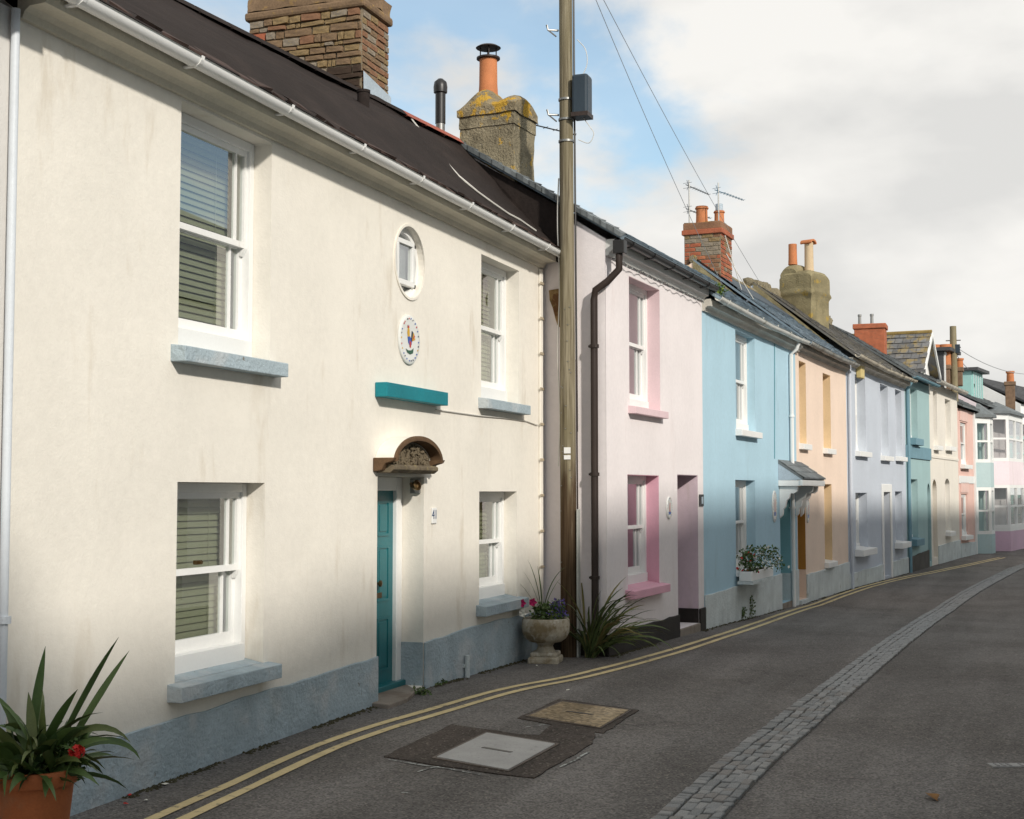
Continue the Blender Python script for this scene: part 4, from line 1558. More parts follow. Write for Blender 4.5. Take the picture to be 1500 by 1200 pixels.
# chimney 2, lichened render with two humps
def chimney2():
    x0, y0 = B.local(15.50, .39)
    x1, y1 = x0 + .66, y0 + .72
    c = lump(x0, x1, y0, y1, 5.2, 6.56, 8, 10, 16, .022).obj('chimney', STONEC, B.root, smooth=True)
    lump(x0 - .012, x1 + .012, y0 - .012, y1 + .012, 6.40, 6.56, 8, 10, 3, .014).obj('band', STONEC, c, smooth=True)

    def top(a, b):
        # b runs from the street side (0) to the back (1)
        h = .34 * math.exp(-((b - .66) / .30) ** 2) + .20 * math.exp(-((b - .12) / .20) ** 2)
        return h * (1 - (abs(a - .5) * 2) ** 2.6 * .75) - .05
    lump(x0 - .035, x1 + .035, y0 - .035, y1 + .035, 6.55, 6.66, 14, 22, 6, .018, top).obj('chimney_cap', LICHCAP, c, smooth=True)
    cx, cy = (x0 + x1) / 2, y0 + .49
    chimney_pot(c, (cx, cy), 6.88, .125, .48, TERRA, rim=False)
    cw = MB().lathe([(.128, 7.35), (.15, 7.355), (.15, 7.375), (.115, 7.38), (.11, 7.35)], 20, (cx, cy, 0))
    for k in range(4):
        t = k * math.pi / 2 + .5
        cw.tube([(cx + .10 * math.cos(t), cy + .10 * math.sin(t), 7.37), (cx + .10 * math.cos(t), cy + .10 * math.sin(t), 7.50)], .008, 6)
    cw.lathe([(.155, 7.495), (.16, 7.50), (.12, 7.525), (.05, 7.545), (.0, 7.55)], 20, (cx, cy, 0))
    cw.obj('cowl', BROWNP, c, smooth=True)
    MB().box(x0 - .04, x0 + .0, y0 - .02, y1 + .02, 5.6, 5.78).obj('mortar_fillet', MORTAR, c, bevel=.01)


chimney2()


def aerial(base, mast_h, booms, label, mat=WIRE, refl=True, lean=0):
    r = empty('television_aerial', base, 0, label, 'aerial', 'television aerials on the chimneys')
    MB().tube([(0, 0, 0), (lean, 0, mast_h)], .014, 6).obj('mast', STEEL, r, smooth=True)
    for z, ang, L, n in booms:
        d = Vector((math.cos(ang), math.sin(ang), -.06))
        sd = Vector((-math.sin(ang), math.cos(ang), 0))
        p0 = Vector((lean * z / mast_h, 0, z))
        b = MB().tube([p0 - d * .12, p0 + d * L], .009, 6)
        bo = b.obj('boom', mat, r, smooth=True)
        el = MB()
        for k in range(n):
            q = p0 + d * (L * (.18 + .8 * k / max(1, n - 1)))
            w = .07 - .003 * k
            el.tube([q - sd * w, q + sd * w], .004, 5)
        el.obj('elements', mat, bo)
        if refl:
            rf = MB()
            for s in (-1, 1):
                for kk in range(1):
                    q = p0 - d * .06
                    rf.tube([q + Vector((0, 0, s * (.05 + .05 * kk))) - sd * .10, q + Vector((0, 0, s * (.05 + .05 * kk))) + sd * .10], .004, 5)
                rf.tube([p0 - d * .02, p0 - d * .08 + Vector((0, 0, s * .10))], .006, 5)
            rf.obj('reflector', mat, bo)
    return r


aerial(B.M @ Vector((B.local(16.3, 1.0)[0], B.local(16.3, 1.0)[1], 5.9)), .98, ((.88, R(-38), 1.35, 8),), 'black yagi aerial behind the rounded lichen chimney', BLACKM, False)

# ================================================================== house C: sky blue
C = px_house(B.end(), 3.4, 1167, -.5, 4.72, (1.9, 1.85, 6.20), 4.4, 'sky blue cottage with pale plinth and window box', BLUEW)
hc = C.hp
cU = C.op(1077, 1105, 483, 628)
cL = C.op(1077, 1106, 703, 836)
cD = C.op(1142, 1157, 702, 872, T=.6)
cD['z0'] = C.ground(hc(1150, 880)[0]) + .10
C.build_wall()
C.window(cU, dep=.13, margin=.14, sill=(.06, .11, .11, .14, .012), sub=.12)
C.window(cL, dep=.15, margin=.14, sill=(.02, .10, .05, .16, .012), sub=.12)
C.curtain(cU, 'pale curtain in the upper sky-blue-house window', .34, CURT, 0, .5)
m = MB()
u0, u1, a, b, T = cD['u0'], cD['u1'], cD['z0'], cD['z1'], .6
m.box(u1 - .006, u1 - .002, .001, T - .01, a + .5, b - .003).box(u0 + .002, u0 + .006, .001, T - .01, a, b - .003)
m.obj('painted_reveal', BLUEDK, C.root)
MB().box(u1 - .010, u1 - .002, .001, T - .01, a, a + .5).obj('reveal_plinth', PLINTHW, C.root)
C.door(cD, .5, BLUEDK, FRAME, fw=.07)
MB().box(u0 + .008, u1 - .012, -.02, .45, a - .4, a - .003).obj('doorstep', STEPST, C.root)
zA, zB = hc(1031, 872)[1], hc(1140, 841)[1]
C.plinth(PLINTHW, [(.015, zA), (cD['u0'] - .003, zB)], .03)
C.plinth(PLINTHW, [(cD['u1'] + .003, zB), (C.L - .02, zB)], .03)
C.build_roof(SLB, ov=.20, thick=.05, slates=SLB, u_over=(0, 0), ez=4.78, row=.19, sw=.26)
C.soffit(surf('eaves_dirty_white', (.55, .53, .47), rough=.7, var=.15), 4.56, -.18, .15)
C.gutter(surf('gutter_dirty_white', (.66, .66, .62), rough=.55, var=.12, patches=(((.28, .27, .2), (1, 1, 1), 3, .58, .7, .6),)), 4.74, -.24, r=.062, u0=.05, u1=C.L - .05, brackets=6, sag=.03)
gC = C.ground(C.L)
pu = hc(1161, 700, -.055)[0]
pipe(C, [(pu, -.20, 4.66), (pu, -.16, 4.55), (pu, -.055, 4.45), (pu, -.055, gC - .05)], .036, WHITE, clips=((3.3, (pu, -.055)), (1.6, (pu, -.055))))
pts = [C.M @ Vector((hc(1134, y)[0], -.01, hc(1134, y)[1])) for y in (500, 560, 620, 672)]
tag(MB().tube(pts, .008, 6).obj('wall_cable', surf('blue_painted_cable', (.14, .33, .38), rough=.7, bump=0), smooth=True), 'thin vertical cable painted blue above the slate porch', 'cable')
oval_plaque(C, 1133.5, 742, .17, .28, 'dark patterned oval plaque on the blue wall beside the porch', False)
# plants growing on gutter
rg = random.Random(11)


def leaf_clump(name, loc, n, rad, h, mats, label, cat, size=.03, group=None, flat=False):
    r = empty(name, loc, 0, label, cat, group)
    per = {}
    for k in range(n):
        a, q = rg.uniform(0, 2 * math.pi), math.sqrt(rg.random())
        zt = rg.random()
        p = Vector((rad * q * math.cos(a) * (1 - .4 * zt), rad * q * math.sin(a) * (1 - .4 * zt), h * zt))
        d = Vector((rg.gauss(0, 1), rg.gauss(0, 1), rg.gauss(.4, .7))).normalized()
        e = d.cross(Vector((rg.gauss(0, 1), rg.gauss(0, 1), rg.gauss(0, 1)))).normalized()
        s = size * rg.uniform(.6, 1.3)
        mm = per.setdefault(rg.choice(mats).name, MB())
        mm.add([p, p + d * s * .5 + e * s * .35, p + d * s, p + d * s * .5 - e * s * .35], [(0, 1, 2, 3)])
    for mn, mm in per.items():
        mm.obj('foliage' if 'petal' not in mn else 'blossom', bpy.data.materials[mn], r, fixn=False)
    st = MB()
    for k in range(7):
        a = rg.uniform(0, 6.3)
        st.tube([(0, 0, -.02), (rad * .4 * math.cos(a), rad * .4 * math.sin(a), h * .45), (rad * .7 * math.cos(a), rad * .7 * math.sin(a), h * .85)], .004, 4)
    st.obj('stems', BUSH, r)
    return r


leaf_clump('moss_tuft', C.M @ Vector((.35, -.14, 4.80)), 160, .16, .16, [surf('bright_moss', (.15, .20, .03), rough=.9, bump=0), BUSH], 'green weed growing where the black and white gutters meet', 'weed', .05)
# window box
wb = empty('window_box', C.M @ Vector(((cL['u0'] + cL['u1']) / 2, -.17, cL['z0'] - .16)), C.ang, 'white window box on the blue house sill', 'planter')
w2 = (cL['u1'] - cL['u0']) / 2 + .10
MB().box(-w2, w2, -.10, .10, .0, .15).obj('trough', WHITE, wb, bevel=.01)
MB().box(-w2 + .02, w2 - .02, -.08, .08, .14, .152).obj('soil', SOIL, wb)
MB().box(-w2 - .02, w2 + .02, -.125, .12, -.05, -.003).obj('shelf', PLINTHW, wb)
leaf_clump('window_box_flowers', C.M @ Vector(((cL['u0'] + cL['u1']) / 2 + .25, -.17, cL['z0'] - .02)), 620, .46, .36, [BUSH, BUSH, LEAF[1], WPET], 'leafy white flowers filling the window box', 'flowers', .05)
leaf_clump('red_flower_plant', C.M @ Vector((cL['u0'] + .10, -.18, cL['z0'] - .02)), 160, .17, .30, [BUSH, RED, BUSH, LEAF[2]], 'red flowers at the left end of the window box', 'flowers', .06)

# ================================================================== house D: apricot
D = px_house(C.end(), 4.2, 1241, -.55, 4.72, (2.0, 2.05, 6.50), 4.6, 'apricot cottage with amber window reveals', ORANGE)
hd = D.hp
dW1 = D.op(1170, 1180, 528, 649)
dW2 = D.op(1205, 1216, 546, 656)
dW3 = D.op(1207, 1218, 709, 824)
dD = D.op(1167.6, 1179, 702, 868, T=.6)
dD['z0'] = D.ground(hd(1172, 866)[0]) + .08
D.build_wall()
for o in (dW1, dW2, dW3):
    m = MB()
    m.box(o['u1'] - .006, o['u1'] - .002, .001, .33, o['z0'], o['z1'] - .003).box(o['u0'] + .002, o['u0'] + .006, .001, .33, o['z0'], o['z1'] - .003).box(o['u0'] + .006, o['u1'] - .006, .001, .33, o['z1'] - .007, o['z1'] - .003)
    m.obj('painted_reveal', ORREV, D.root)
    D.window(o, dep=.22, margin=0, sill=(.07, .12, .10, .23, .012), sub=.1)
m = MB()
m.box(dD['u1'] - .006, dD['u1'] - .002, .001, .59, dD['z0'] + .55, dD['z1'] - .003)
m.obj('painted_reveal', ORDOOR, D.root)
D.door(dD, .52, ORDOOR, FRAME, fw=.06)
MB().box(dD['u0'] + .008, dD['u1'] - .008, -.06, .38, dD['z0'] - .4, dD['z0'] - .003).obj('doorstep', PLINTHW, D.root)
zA, zB = hd(1179, 842)[1], hd(1240, 824)[1]
D.plinth(PLINTHW, [(dD['u1'] + .003, zA), (D.L - .004, zB)], .03)
r, P = D.build_roof(SLB, ov=.22, thick=.05, slates=SLB, ez=4.80, row=.2, sw=.3)
# dark sheet along the upper slope below the ridge, and mortar ridge
m = MB()
for i in range(12):
    u0, u1 = D.L * i / 12, D.L * (i + 1) / 12 - .01
    a, b, c, d = P(u0, .60, .05), P(u1, .60, .05), P(u1, .97, .05), P(u0, .97, .05)
    m.add([a, b, c, d, a - Vector((0, 0, .03)), b - Vector((0, 0, .03))], [(0, 1, 2, 3), (0, 4, 5, 1)])
m.obj('bitumen_sheet', surf('blue_black_sheet', (.045, .062, .078), rough=.6, var=.25), r)
MB().tube([(u, 2.0 + .05 * u / D.L, 6.49 + .03 * mnoise.noise((u * 3, 0, 0))) for u in [D.L * k / 20 for k in range(21)]], .085, 8).obj('ridge_mortar', STONEC, r, smooth=True)
MB().prism([(-.05, 4.72), (2.0, 6.46), (2.0, 5.9), (.2, 4.66)], -.02, -.003, 'x').obj('verge_mortar', STONED, D.root)
D.soffit(surf('eaves_grey', (.40, .38, .34), rough=.8, var=.2), 4.60, -.16, .12)
D.gutter(surf('gutter_grey_weathered', (.30, .30, .28), rough=.6, var=.3, patches=(((.14, .12, .07), (1, 1, 1), 4, .5, .66, .8),)), 4.76, -.25, r=.07, u0=.1, u1=D.L, brackets=4, sag=.03)
oval_plaque(D, 1182.5, 748, .12, .24, 'slim dark oval plaque on the apricot wall', False)


# shared slate porch over both doors
def porch():
    u0, z1 = hc(1142, 672)
    u1 = hc(1190, 700)[0] + .0
    u1 = C.L + .42
    zt = hc(1143, 673)[1]
    ub = cD['u0'] - .12
    r = empty('porch_canopy', C.M @ Vector((ub, 0, zt - .5)), C.ang, 'slate lean-to porch on white brackets over the blue and ochre doors', 'porch')
    Lp = u1 - ub
    m = MB()
    pj = .44
    m.prism([(-.002, .48), (-pj, .17), (-pj, .13), (-.002, .42)], 0, Lp, 'x')
    m.obj('slate_roof', SLG, r)
    q = MB()
    sw = .26
    for j in range(4):
        k = -(j % 2) * sw / 2
        while k < Lp:
            x0, x1 = max(0, k), min(Lp, k + sw - .01)
            if x1 > x0:
                y0, y1 = -pj - .03 + j * .16, -pj + .16 + j * .16
                f = lambda y: .17 + (y + pj) / pj * .31
                q.add([(x0, y0, f(y0) + .025), (x1, y0, f(y0) + .025), (x1, min(y1, -.004), f(min(y1, -.004)) + .008), (x0, min(y1, -.004), f(min(y1, -.004)) + .008), (x0, y0, f(y0)), (x1, y0, f(y0))], [(0, 1, 2, 3), (0, 4, 5, 1)])
            k += sw
    tag(q.obj('slates', SLG, r), kind='stuff')
    MB().box(-.02, Lp + .02, -pj - .01, -pj + .05, .02, .125).obj('fascia', FRAME, r, bevel=.01)
    for x in (0, Lp - .05):
        MB().box(x, x + .05, -pj + .05, -.003, .02, .12).obj('side_board', FRAME, r)
        MB().prism([(-.003, .42), (-pj + .01, .13), (-.003, .12)], x + .003, x + .047, 'x').obj('gable_board', LEAD, r)
    for x in (.06, C.L - ub - .16, Lp - .14):
        b = MB()
        pl = [(-.003, .018), (-pj + .10, .018), (-pj + .12, -.08), (-pj + .18, -.12), (-pj + .23, -.11), (-pj + .26, -.20), (-.13, -.25), (-.11, -.36), (-.07, -.40), (-.06, -.50), (-.003, -.56)]
        b.prism(pl, x, x + .10, 'x')
        b.obj('scroll_bracket', FRAME, r, bevel=.006)


porch()


# chimney 3: red brick on the party wall of C and D
def chimney3():
    x0, y0 = D.local(26.42, .0)
    w, dpt = .82, .74
    x1, y1 = x0 + w, y0 + dpt
    zb, zt = 5.3, 7.0
    c = MB().box(x0, x1, y0, y1, zb, zt).obj('chimney', MORTAR, D.root)
    ch = lambda a, z, rg: rg.choice([0, 0, 6, 1, 0, 4] if z < 6.75 else [1, 0, 4, 3])
    brick_face(c, (x0, y1), (0, -1), dpt, 5.8, zt, ch, .085, .235, 'brick', .04, .010, lambda u: 6.35 - .65 * u / dpt - .1, 8)
    brick_face(c, (x0, y0), (1, 0), w, 5.75, zt, ch, .085, .235, 'brick', .04, .010, None, 9)
    MB().box(x0 - .045, x1 + .045, y0 - .045, y1 + .045, zt - .02, zt + .08).obj('oversailing_course', BR[0], c, bevel=.012)
    MB().box(x0 - .02, x1 + .02, y0 - .02, y1 + .02, zt + .075, zt + .22).obj('upper_course', BR[1], c, bevel=.015)
    lump(x0 - .0, x1, y0, y1, zt + .2, zt + .30, 8, 8, 3, .02, lambda a, b: -.07 * max(abs(a - .5), abs(b - .5)) * 2).obj('flaunching', STONEC, c, smooth=True)
    chimney_pot(c, (x0 + .36, y0 + .48), zt + .25, .125, .36, TERRA)
    chimney_pot(c, (x0 + .50, y0 + .16), zt + .25, .105, .27, TERRA)
    MB().lathe([(.075, 0), (.075, .16), (.06, .165), (.06, 0)], 14, (x0 + .50, y0 + .16, zt + .50)).obj('flue_liner', LEAD, c, smooth=True)
    for k in range(6):                              # stepped weathering slates against the near face
        t = k / 5
        MB().box(x0 - .13, x0 + .02, y1 - .02 - dpt * t - .10, y1 + .10 - dpt * t, 6.34 - .60 * t, 6.365 - .60 * t).obj('weathering_slate', BUFF, c)


chimney3()
cx, cy = 26.42, .74
aerial((26.6, .66, 6.5), 1.62, ((1.5, R(-20), .75, 8), (1.02, R(-20), .80, 8)), 'two-boom grey aerial at the left edge of the red brick chimney')
aerial((26.50, .05, 6.55), 1.45, ((1.28, R(-25), .85, 8),), 'blue-grey aerial clamped to the front corner of the red brick chimney', surf('aerial_blue', (.08, .16, .22), rough=.5, bump=0))

# ================================================================== house E: grey blue
E_ = px_house(D.end(), 5.3, 1327, -.6, 4.92, (2.1, 2.2, 6.78), 4.8, 'grey-blue cottage with white door surround and yellow alarm box', GREYW)
he = E_.hp
eO = [E_.op(1252, 1267, 548, 660), E_.op(1289, 1300, 562, 667), E_.op(1311, 1320, 570, 668), E_.op(1253, 1270, 722, 805), E_.op(1311, 1321.5, 720, 795)]
eD = E_.op(1293, 1303, 721, 848, T=.4)
eD['z0'] = E_.ground(he(1297, 846)[0]) + .06
E_.build_wall()
for i, o in enumerate(eO):
    E_.window(o, dep=.2, margin=0, sill=(.10, .13, .13, .21, .012) if i < 3 else (.16, .16, .2, .21, .012), sub=.1, simple=False)
E_.door(eD, .3, surf('beige_door', (.52, .44, .36), rough=.6), FRAME, fw=.06, knob=False)
m = MB()
o = eD
m.box(o['u0'] - .22, o['u0'] - .002, -.03, -.002, o['z0'] - .3, o['z1'] + .2).box(o['u1'] + .002, o['u1'] + .22, -.03, -.002, o['z0'] - .3, o['z1'] + .2).box(o['u0'] - .002, o['u1'] + .002, -.03, -.002, o['z1'] + .002, o['z1'] + .2)
m.obj('door_surround', WHITE, E_.root, bevel=.008)
zA, zB = he(1242, 841)[1], he(1326, 817)[1]
E_.plinth(PLINTHW, [(.01, zA), (eD['u0'] - .23, (zA + zB) / 2)], .04)
E_.plinth(PLINTHW, [(eD['u1'] + .23, (zA + zB) / 2), (E_.L - .005, zB)], .04)
r, P = E_.build_roof(SLM, ov=.25, thick=.06, slates=SLM, ez=4.98, row=.22, sw=.3)
lump(0, E_.L, 1.98, 2.32, 6.62, 6.84, 60, 4, 3, .09).obj('ridge_mortar', STONEC, r, smooth=True)
MB().prism([(-.05, 4.90), (2.1, 6.74), (2.1, 6.1), (.2, 4.84)], -.02, -.003, 'x').obj('verge_mortar', STONED, E_.root)
E_.soffit(surf('eaves_cream', (.55, .50, .42), rough=.8, var=.2), 4.78, -.22, .14)
E_.gutter(surf('gutter_cream_weathered', (.50, .45, .36), rough=.7, var=.3, patches=(((.16, .13, .08), (1, 1, 1), 4, .5, .66, .8),)), 4.98, -.30, r=.075, u0=-.1, u1=E_.L, brackets=5, sag=.05)
pipe(E_, [(.12, -.06, 4.8), (.12, -.06, -.35)], .04, GREYW)
u, z = he(1256, 541)
ab = empty('alarm_box', E_.M @ Vector((u, 0, z)), E_.ang, 'faded yellow alarm box under the eaves of the grey-blue house', 'alarm box')
MB().prism([(-.19, -.22), (.19, -.22), (.22, .1), (.19, .22), (-.19, .22), (-.22, .1)], -.13, -.003, 'y').obj('cover', surf('faded_yellow', (.62, .50, .22), rough=.6), ab, bevel=.02)


# chimney 4: rounded olive stack, set askew
def chimney4():
    cx, cy = E_.local(34.3, -.55)
    hld = empty('tmp')
    sq = lambda a, b: -.10 * (abs(a - .5) * 2) ** 7 - .10 * (abs(b - .5) * 2) ** 7
    c = lump(-.45, .45, -.42, .42, 5.7, 7.36, 14, 14, 30, .011, sq, lambda t: .05 * math.exp(-((t - .70) / .035) ** 2) + .02 * (t > .72)).obj('chimney', STONED, E_.root, smooth=True)
    lump(-.43, .30, -.04, .43, 7.2, 7.56, 12, 12, 8, .012, lambda a, b: -.14 * (abs(a - .5) * 2) ** 3 - .14 * (abs(b - .5) * 2) ** 3).obj('chimney_shoulder', STONED, c, smooth=True)
    bpy.data.objects.remove(hld)
    c.location = (cx, cy, 0)
    c.rotation_euler = (0, 0, R(-16))
    chimney_pot(c, (-.18, .22), 7.55, .115, .52, TERRA, rim=False)
    chimney_pot(c, (-.05, -.16), 7.3, .12, .78, BUFF, rim=False)
    m = MB()
    n = 10
    prf = [(.15 * math.cos(math.pi * k / n), .10 * math.sin(math.pi * k / n)) for k in range(n + 1)]
    m.prism([(a, b + 8.06) for a, b in prf] + [(a * .8, b * .75 + 8.04) for a, b in reversed(prf)], -.30, .0, 'y')
    mo = m.obj('half_round_cowl', TERRA, c)
    mo.location.x = -.05


chimney4()

# ================================================================== F, G, H
Fh = px_house(E_.end(), 6.5, 1363, -.65, 5.1, (2.2, 2.2, 6.78), 4.8, 'sea-green house with dark slate-blue band and arched door', TEALW)
hf = Fh.hp
fO = [Fh.op(1333, 1343, 567, 641), Fh.op(1334, 1344, 702, 790)]
fD = Fh.op(1358, 1363.2, 708, 824, T=.4)
fD['u1'] = min(fD['u1'], Fh.L - .1)
Fh.build_wall()
for o in fO:
    Fh.window(o, dep=.18, margin=0, sill=(.08, .2, .16, .19, .012), sillm=TEALB, sub=.1)
Fh.door(fD, .25, surf('deep_green_door', (.02, .09, .10), rough=.5), TEALB, fw=.06, knob=False)


def arch_fill(h, o, mat, rise=.3):
    """spandrels that turn a square opening head into a round one"""
    uc, r = (o['u0'] + o['u1']) / 2, (o['u1'] - o['u0']) / 2
    for s in (-1, 1):
        pts = [(uc + s * r * .999, o['z1'] - rise)] + [(uc + s * r * .999 * math.cos(math.pi / 2 * k / 8), o['z1'] - rise + rise * .98 * math.sin(math.pi / 2 * k / 8)) for k in range(1, 9)] + [(uc, o['z1'] - .002), (uc + s * r * .999, o['z1'] - .002)]
        MB().prism(pts, .003, .16, 'y').obj('arch_spandrel', mat, h.root)


arch_fill(Fh, fD, TEALW, .35)
z = hf(1328, 652)[1]
MB().box(.01, Fh.L - .002, -.04, -.002, z - .35, z).obj('string_band', TEALB, Fh.root)
Fh.plinth(surf('dark_plinth', (.09, .085, .075), rough=.9, var=.2), [(.01, hf(1328, 818)[1]), (fD['u0'] - .01, hf(1356, 806)[1])], .04)
Fh.build_roof(SLG, ov=.25, slates=SLG, ez=5.15, row=.24, sw=.34)
Fh.gutter(TEALB, 5.12, -.28, r=.07, brackets=3)
pipe(Fh, [(.15, -.25, 5.1), (.15, -.06, 4.75), (.15, -.06, 3.0), (.15, -.06, -.4)], .05, TEALB)

Gh = px_house(Fh.end(), 6.5, 1404, -.65, 5.25, (2.2, 2.2, 6.45), 4.8, 'cream house with arched doorway beyond the sea-green house', CREAM2)
hg = Gh.hp
gO = [Gh.op(1366.5, 1372, 571, 652), Gh.op(1384, 1392, 584, 653), Gh.op(1384, 1391, 701, 779)]
gD = Gh.op(1365.5, 1372, 702, 818, T=.4)
Gh.build_wall()
for o in gO:
    Gh.window(o, dep=.18, margin=0, sill=(.08, .15, .16, .19, .012), sub=.1)
arch_fill(Gh, gO[2], CREAM2, .2)
Gh.door(gD, .3, surf('sand_door', (.42, .32, .18), rough=.6), CREAM2, fw=.06, knob=False)
arch_fill(Gh, gD, CREAM2, .35)
Gh.plinth(PLINTHW, [(gD['u1'] + .02, hg(1373, 800)[1]), (Gh.L - .01, hg(1403, 791)[1])], .04)
Gh.build_roof(SLG, ov=.25, slates=SLG, ez=5.3, row=.24, sw=.34)
Gh.gutter(surf('gutter_white_far', (.55, .52, .46), rough=.6, var=.2), 5.28, -.3, r=.09, brackets=3)
z = hg(1390, 672)[1]
MB().box(.01, Gh.L - .002, -.025, -.002, z - .04, z + .04).obj('string_band', CREAM2, Gh.root)

Hh = px_house(Gh.end(), 8, 1428, -.7, 4.75, (2.2, 2.2, 6.0), 4.8, 'narrow salmon house with white sash windows', SALMON)
hh = Hh.hp
hO = [Hh.op(1406.5, 1416, 618, 680), Hh.op(1408, 1417, 724, 785)]
Hh.build_wall()
for o in hO:
    Hh.window(o, dep=.06, margin=0, sill=(.15, .15, .16, .07, .012), sub=.1)
    MB().box(o['u0'] - .15, o['u1'] + .15, -.03, -.002, o['z1'] + .05, o['z1'] + .4).obj('window_head', surf('pale_salmon', (.74, .52, .46), rough=.8), Hh.root)
z = hh(1410, 703)[1]
MB().box(.02, Hh.L - .02, -.03, -.002, z - .12, z + .14).obj('string_band', WHITE, Hh.root)
Hh.plinth(PLINTHW, [(.01, hh(1406, 796)[1]), (Hh.L - .01, hh(1426, 794)[1])], .05)
Hh.build_roof(SLG, ov=.2, slates=SLG, ez=4.85, row=.24, sw=.34)
MB().box(Hh.L - .25, Hh.L - .02, -.06, -.002, Hh.z0, 4.75).obj('pilaster', WHITE, Hh.root)


# ---- far bay-fronted houses
def bay(h, u0, u1, proj, z0, z1, zs, panel_mats, roof_mat=SLG):
    """canted two-storey bay: window tiers between solid bands; zs = list of (za, zb, 'w' or material)"""
    c = min(.55, (u1 - u0) * .28)
    plan = [(u0, 0), (u0 + c, -proj), (u1 - c, -proj), (u1, 0)]
    b = None
    for za, zb, k in zs:
        if k == 'w':
            for i, ((ax, ay), (bx, by)) in enumerate(zip(plan, plan[1:])):
                Lx = math.hypot(bx - ax, by - ay)
                M = Matrix.Translation((ax, ay, 0)) @ Matrix.Rotation(math.atan2(by - ay, bx - ax), 4, 'Z')
                q = MB()
                n = 2 if i == 1 and Lx > 1.3 else 1
                st = .10
                q.box(0, st, 0, .10, za, zb, M).box(Lx - st, Lx, .001, .10, za, zb, M)
                for kk in range(1, n):
                    q.box(Lx * kk / n - st / 2, Lx * kk / n + st / 2, 0, .10, za, zb, M)
                q.box(st, Lx - st, .002, .10, za, za + .12, M).box(st, Lx - st, .002, .10, zb - .12, zb, M)
                zm = (za + zb) / 2
                q.box(st, Lx - st, .004, .09, zm - .035, zm + .035, M)
                w = q.obj('bay_window', FRAME, h.root)
                MB().add([M @ Vector(p) for p in ((st, .05, za + .1), (Lx - st, .05, za + .1), (Lx - st, .05, zb - .1), (st, .05, zb - .1))], [(0, 1, 2, 3)]).obj('glass_pane', GLASS, w, fixn=False)
        else:
            m = MB()
            m.prism([(x, y) for x, y in plan], za, zb, 'z')
            m.obj('bay_panel', k, h.root)
    m = MB()
    pl = [(u0 - .1, 0), (u0 + c - .08, -proj - .12), (u1 - c + .08, -proj - .12), (u1 + .1, 0)]
    m.add([(x, y, z1) for x, y in pl] + [(x, y, z1 + .1) for x, y in pl] + [((u0 + u1) / 2 - .3, 0, z1 + .55), ((u0 + u1) / 2 + .3, 0, z1 + .55)],
          [(0, 1, 2, 3), (0, 4, 5, 1), (1, 5, 6, 2), (2, 6, 7, 3), (4, 8, 5), (5, 8, 9, 6), (6, 9, 7)])
    m.obj('bay_roof', roof_mat, h.root)


g0 = -.40
Ih = px_house(Hh.end(), 9, 1441.5, -.8, 4.7, (2.2, 2.2, 6.1), 4.8, 'sage grey house with canted white bay', SAGE)
Ih.build_wall()
Ih.build_roof(SLG, ov=.15, slates=SLG, ez=4.85, row=.24, sw=.34)
bay(Ih, .15, Ih.L - .10, .45, g0 - .2, 4.6, [(g0 - .2, .35, SAGE), (.35, 2.05, 'w'), (2.05, 2.95, SAGE), (2.95, 4.5, 'w'), (4.5, 4.62, WHITE)], None)
Jh = px_house(Ih.end(), 10, 1478, -.8, 5.1, (2.3, 2.3, 6.4), 4.8, 'pink house with tall white-framed bay and magenta base', PALEPINK)
Jh.build_wall()
Jh.build_roof(SLG, ov=.2, slates=SLG, ez=5.15, row=.24, sw=.34)
MB().box(.02, .5, -.05, -.002, -.7, 4.9).obj('pilaster', MAGENTA, Jh.root)
bay(Jh, .62, Jh.L - .2, .7, g0 - .2, 4.85, [(g0 - .2, .40, MAGENTA), (.40, .52, WHITE), (.52, 2.15, 'w'), (2.15, 3.05, PALEPINK), (3.05, 4.75, 'w'), (4.75, 4.87, WHITE)], None)
Kh = px_house(Jh.end(), 12, 1497, -.8, 4.6, (2.3, 2.3, 6.2), 4.8, 'white house with aqua framed bay windows near right edge', WHITEW)
Kh.build_wall()
Kh.build_roof(SLG, ov=.2, slates=SLG, ez=4.65, row=.24, sw=.34)
_F = FRAME
FRAME = AQUA
bay(Kh, .3, Kh.L - .15, .6, g0 - .2, 4.25, [(g0 - .2, .15, CREAM2), (.15, 1.75, 'w'), (1.75, 2.75, WHITEW), (2.75, 4.15, 'w'), (4.15, 4.28, WHITE)], None)
FRAME = _F
Lh = px_house(Kh.end(), 16, 1585, -.8, 5.6, (2.4, 2.4, 7.0), 4.8, 'tall white house at the far right edge', WHITEW)
lO = [Lh.opu(.8, 1.7, 3.4, 4.9), Lh.opu(.8, 1.7, .6, 2.1), Lh.opu(2.6, 3.5, 3.4, 4.9)]
Lh.build_wall()
for o in lO:
    Lh.window(o, dep=.1, margin=0, sill=(.1, .12, .12, .11, .012), sub=.1)
Lh.build_roof(SLD, ov=.2, slates=SLD, ez=5.7, row=.24, sw=.34)


# ---- things on and behind the far roofs
def at_px(px, py, X):
    r = ray(px, py)
    t = (X - CAM.x) / r.x
    return CAM + t * r


def dormer(h, xa, xb, yt, yb, X, label_mat, depth, side, roofm, flat=True, win=True):
    """box dormer as part of house h, front placed by pixel at distance X"""
    a = h.M.inverted() @ at_px(xa, yb, X)
    b = h.M.inverted() @ at_px(xb, yb, X)
    t = h.M.inverted() @ at_px(xa, yt, X)
    u0, u1, y, z0, z1 = a.x, b.x, a.y, a.z, t.z
    return u0, u1, y, z0, z1


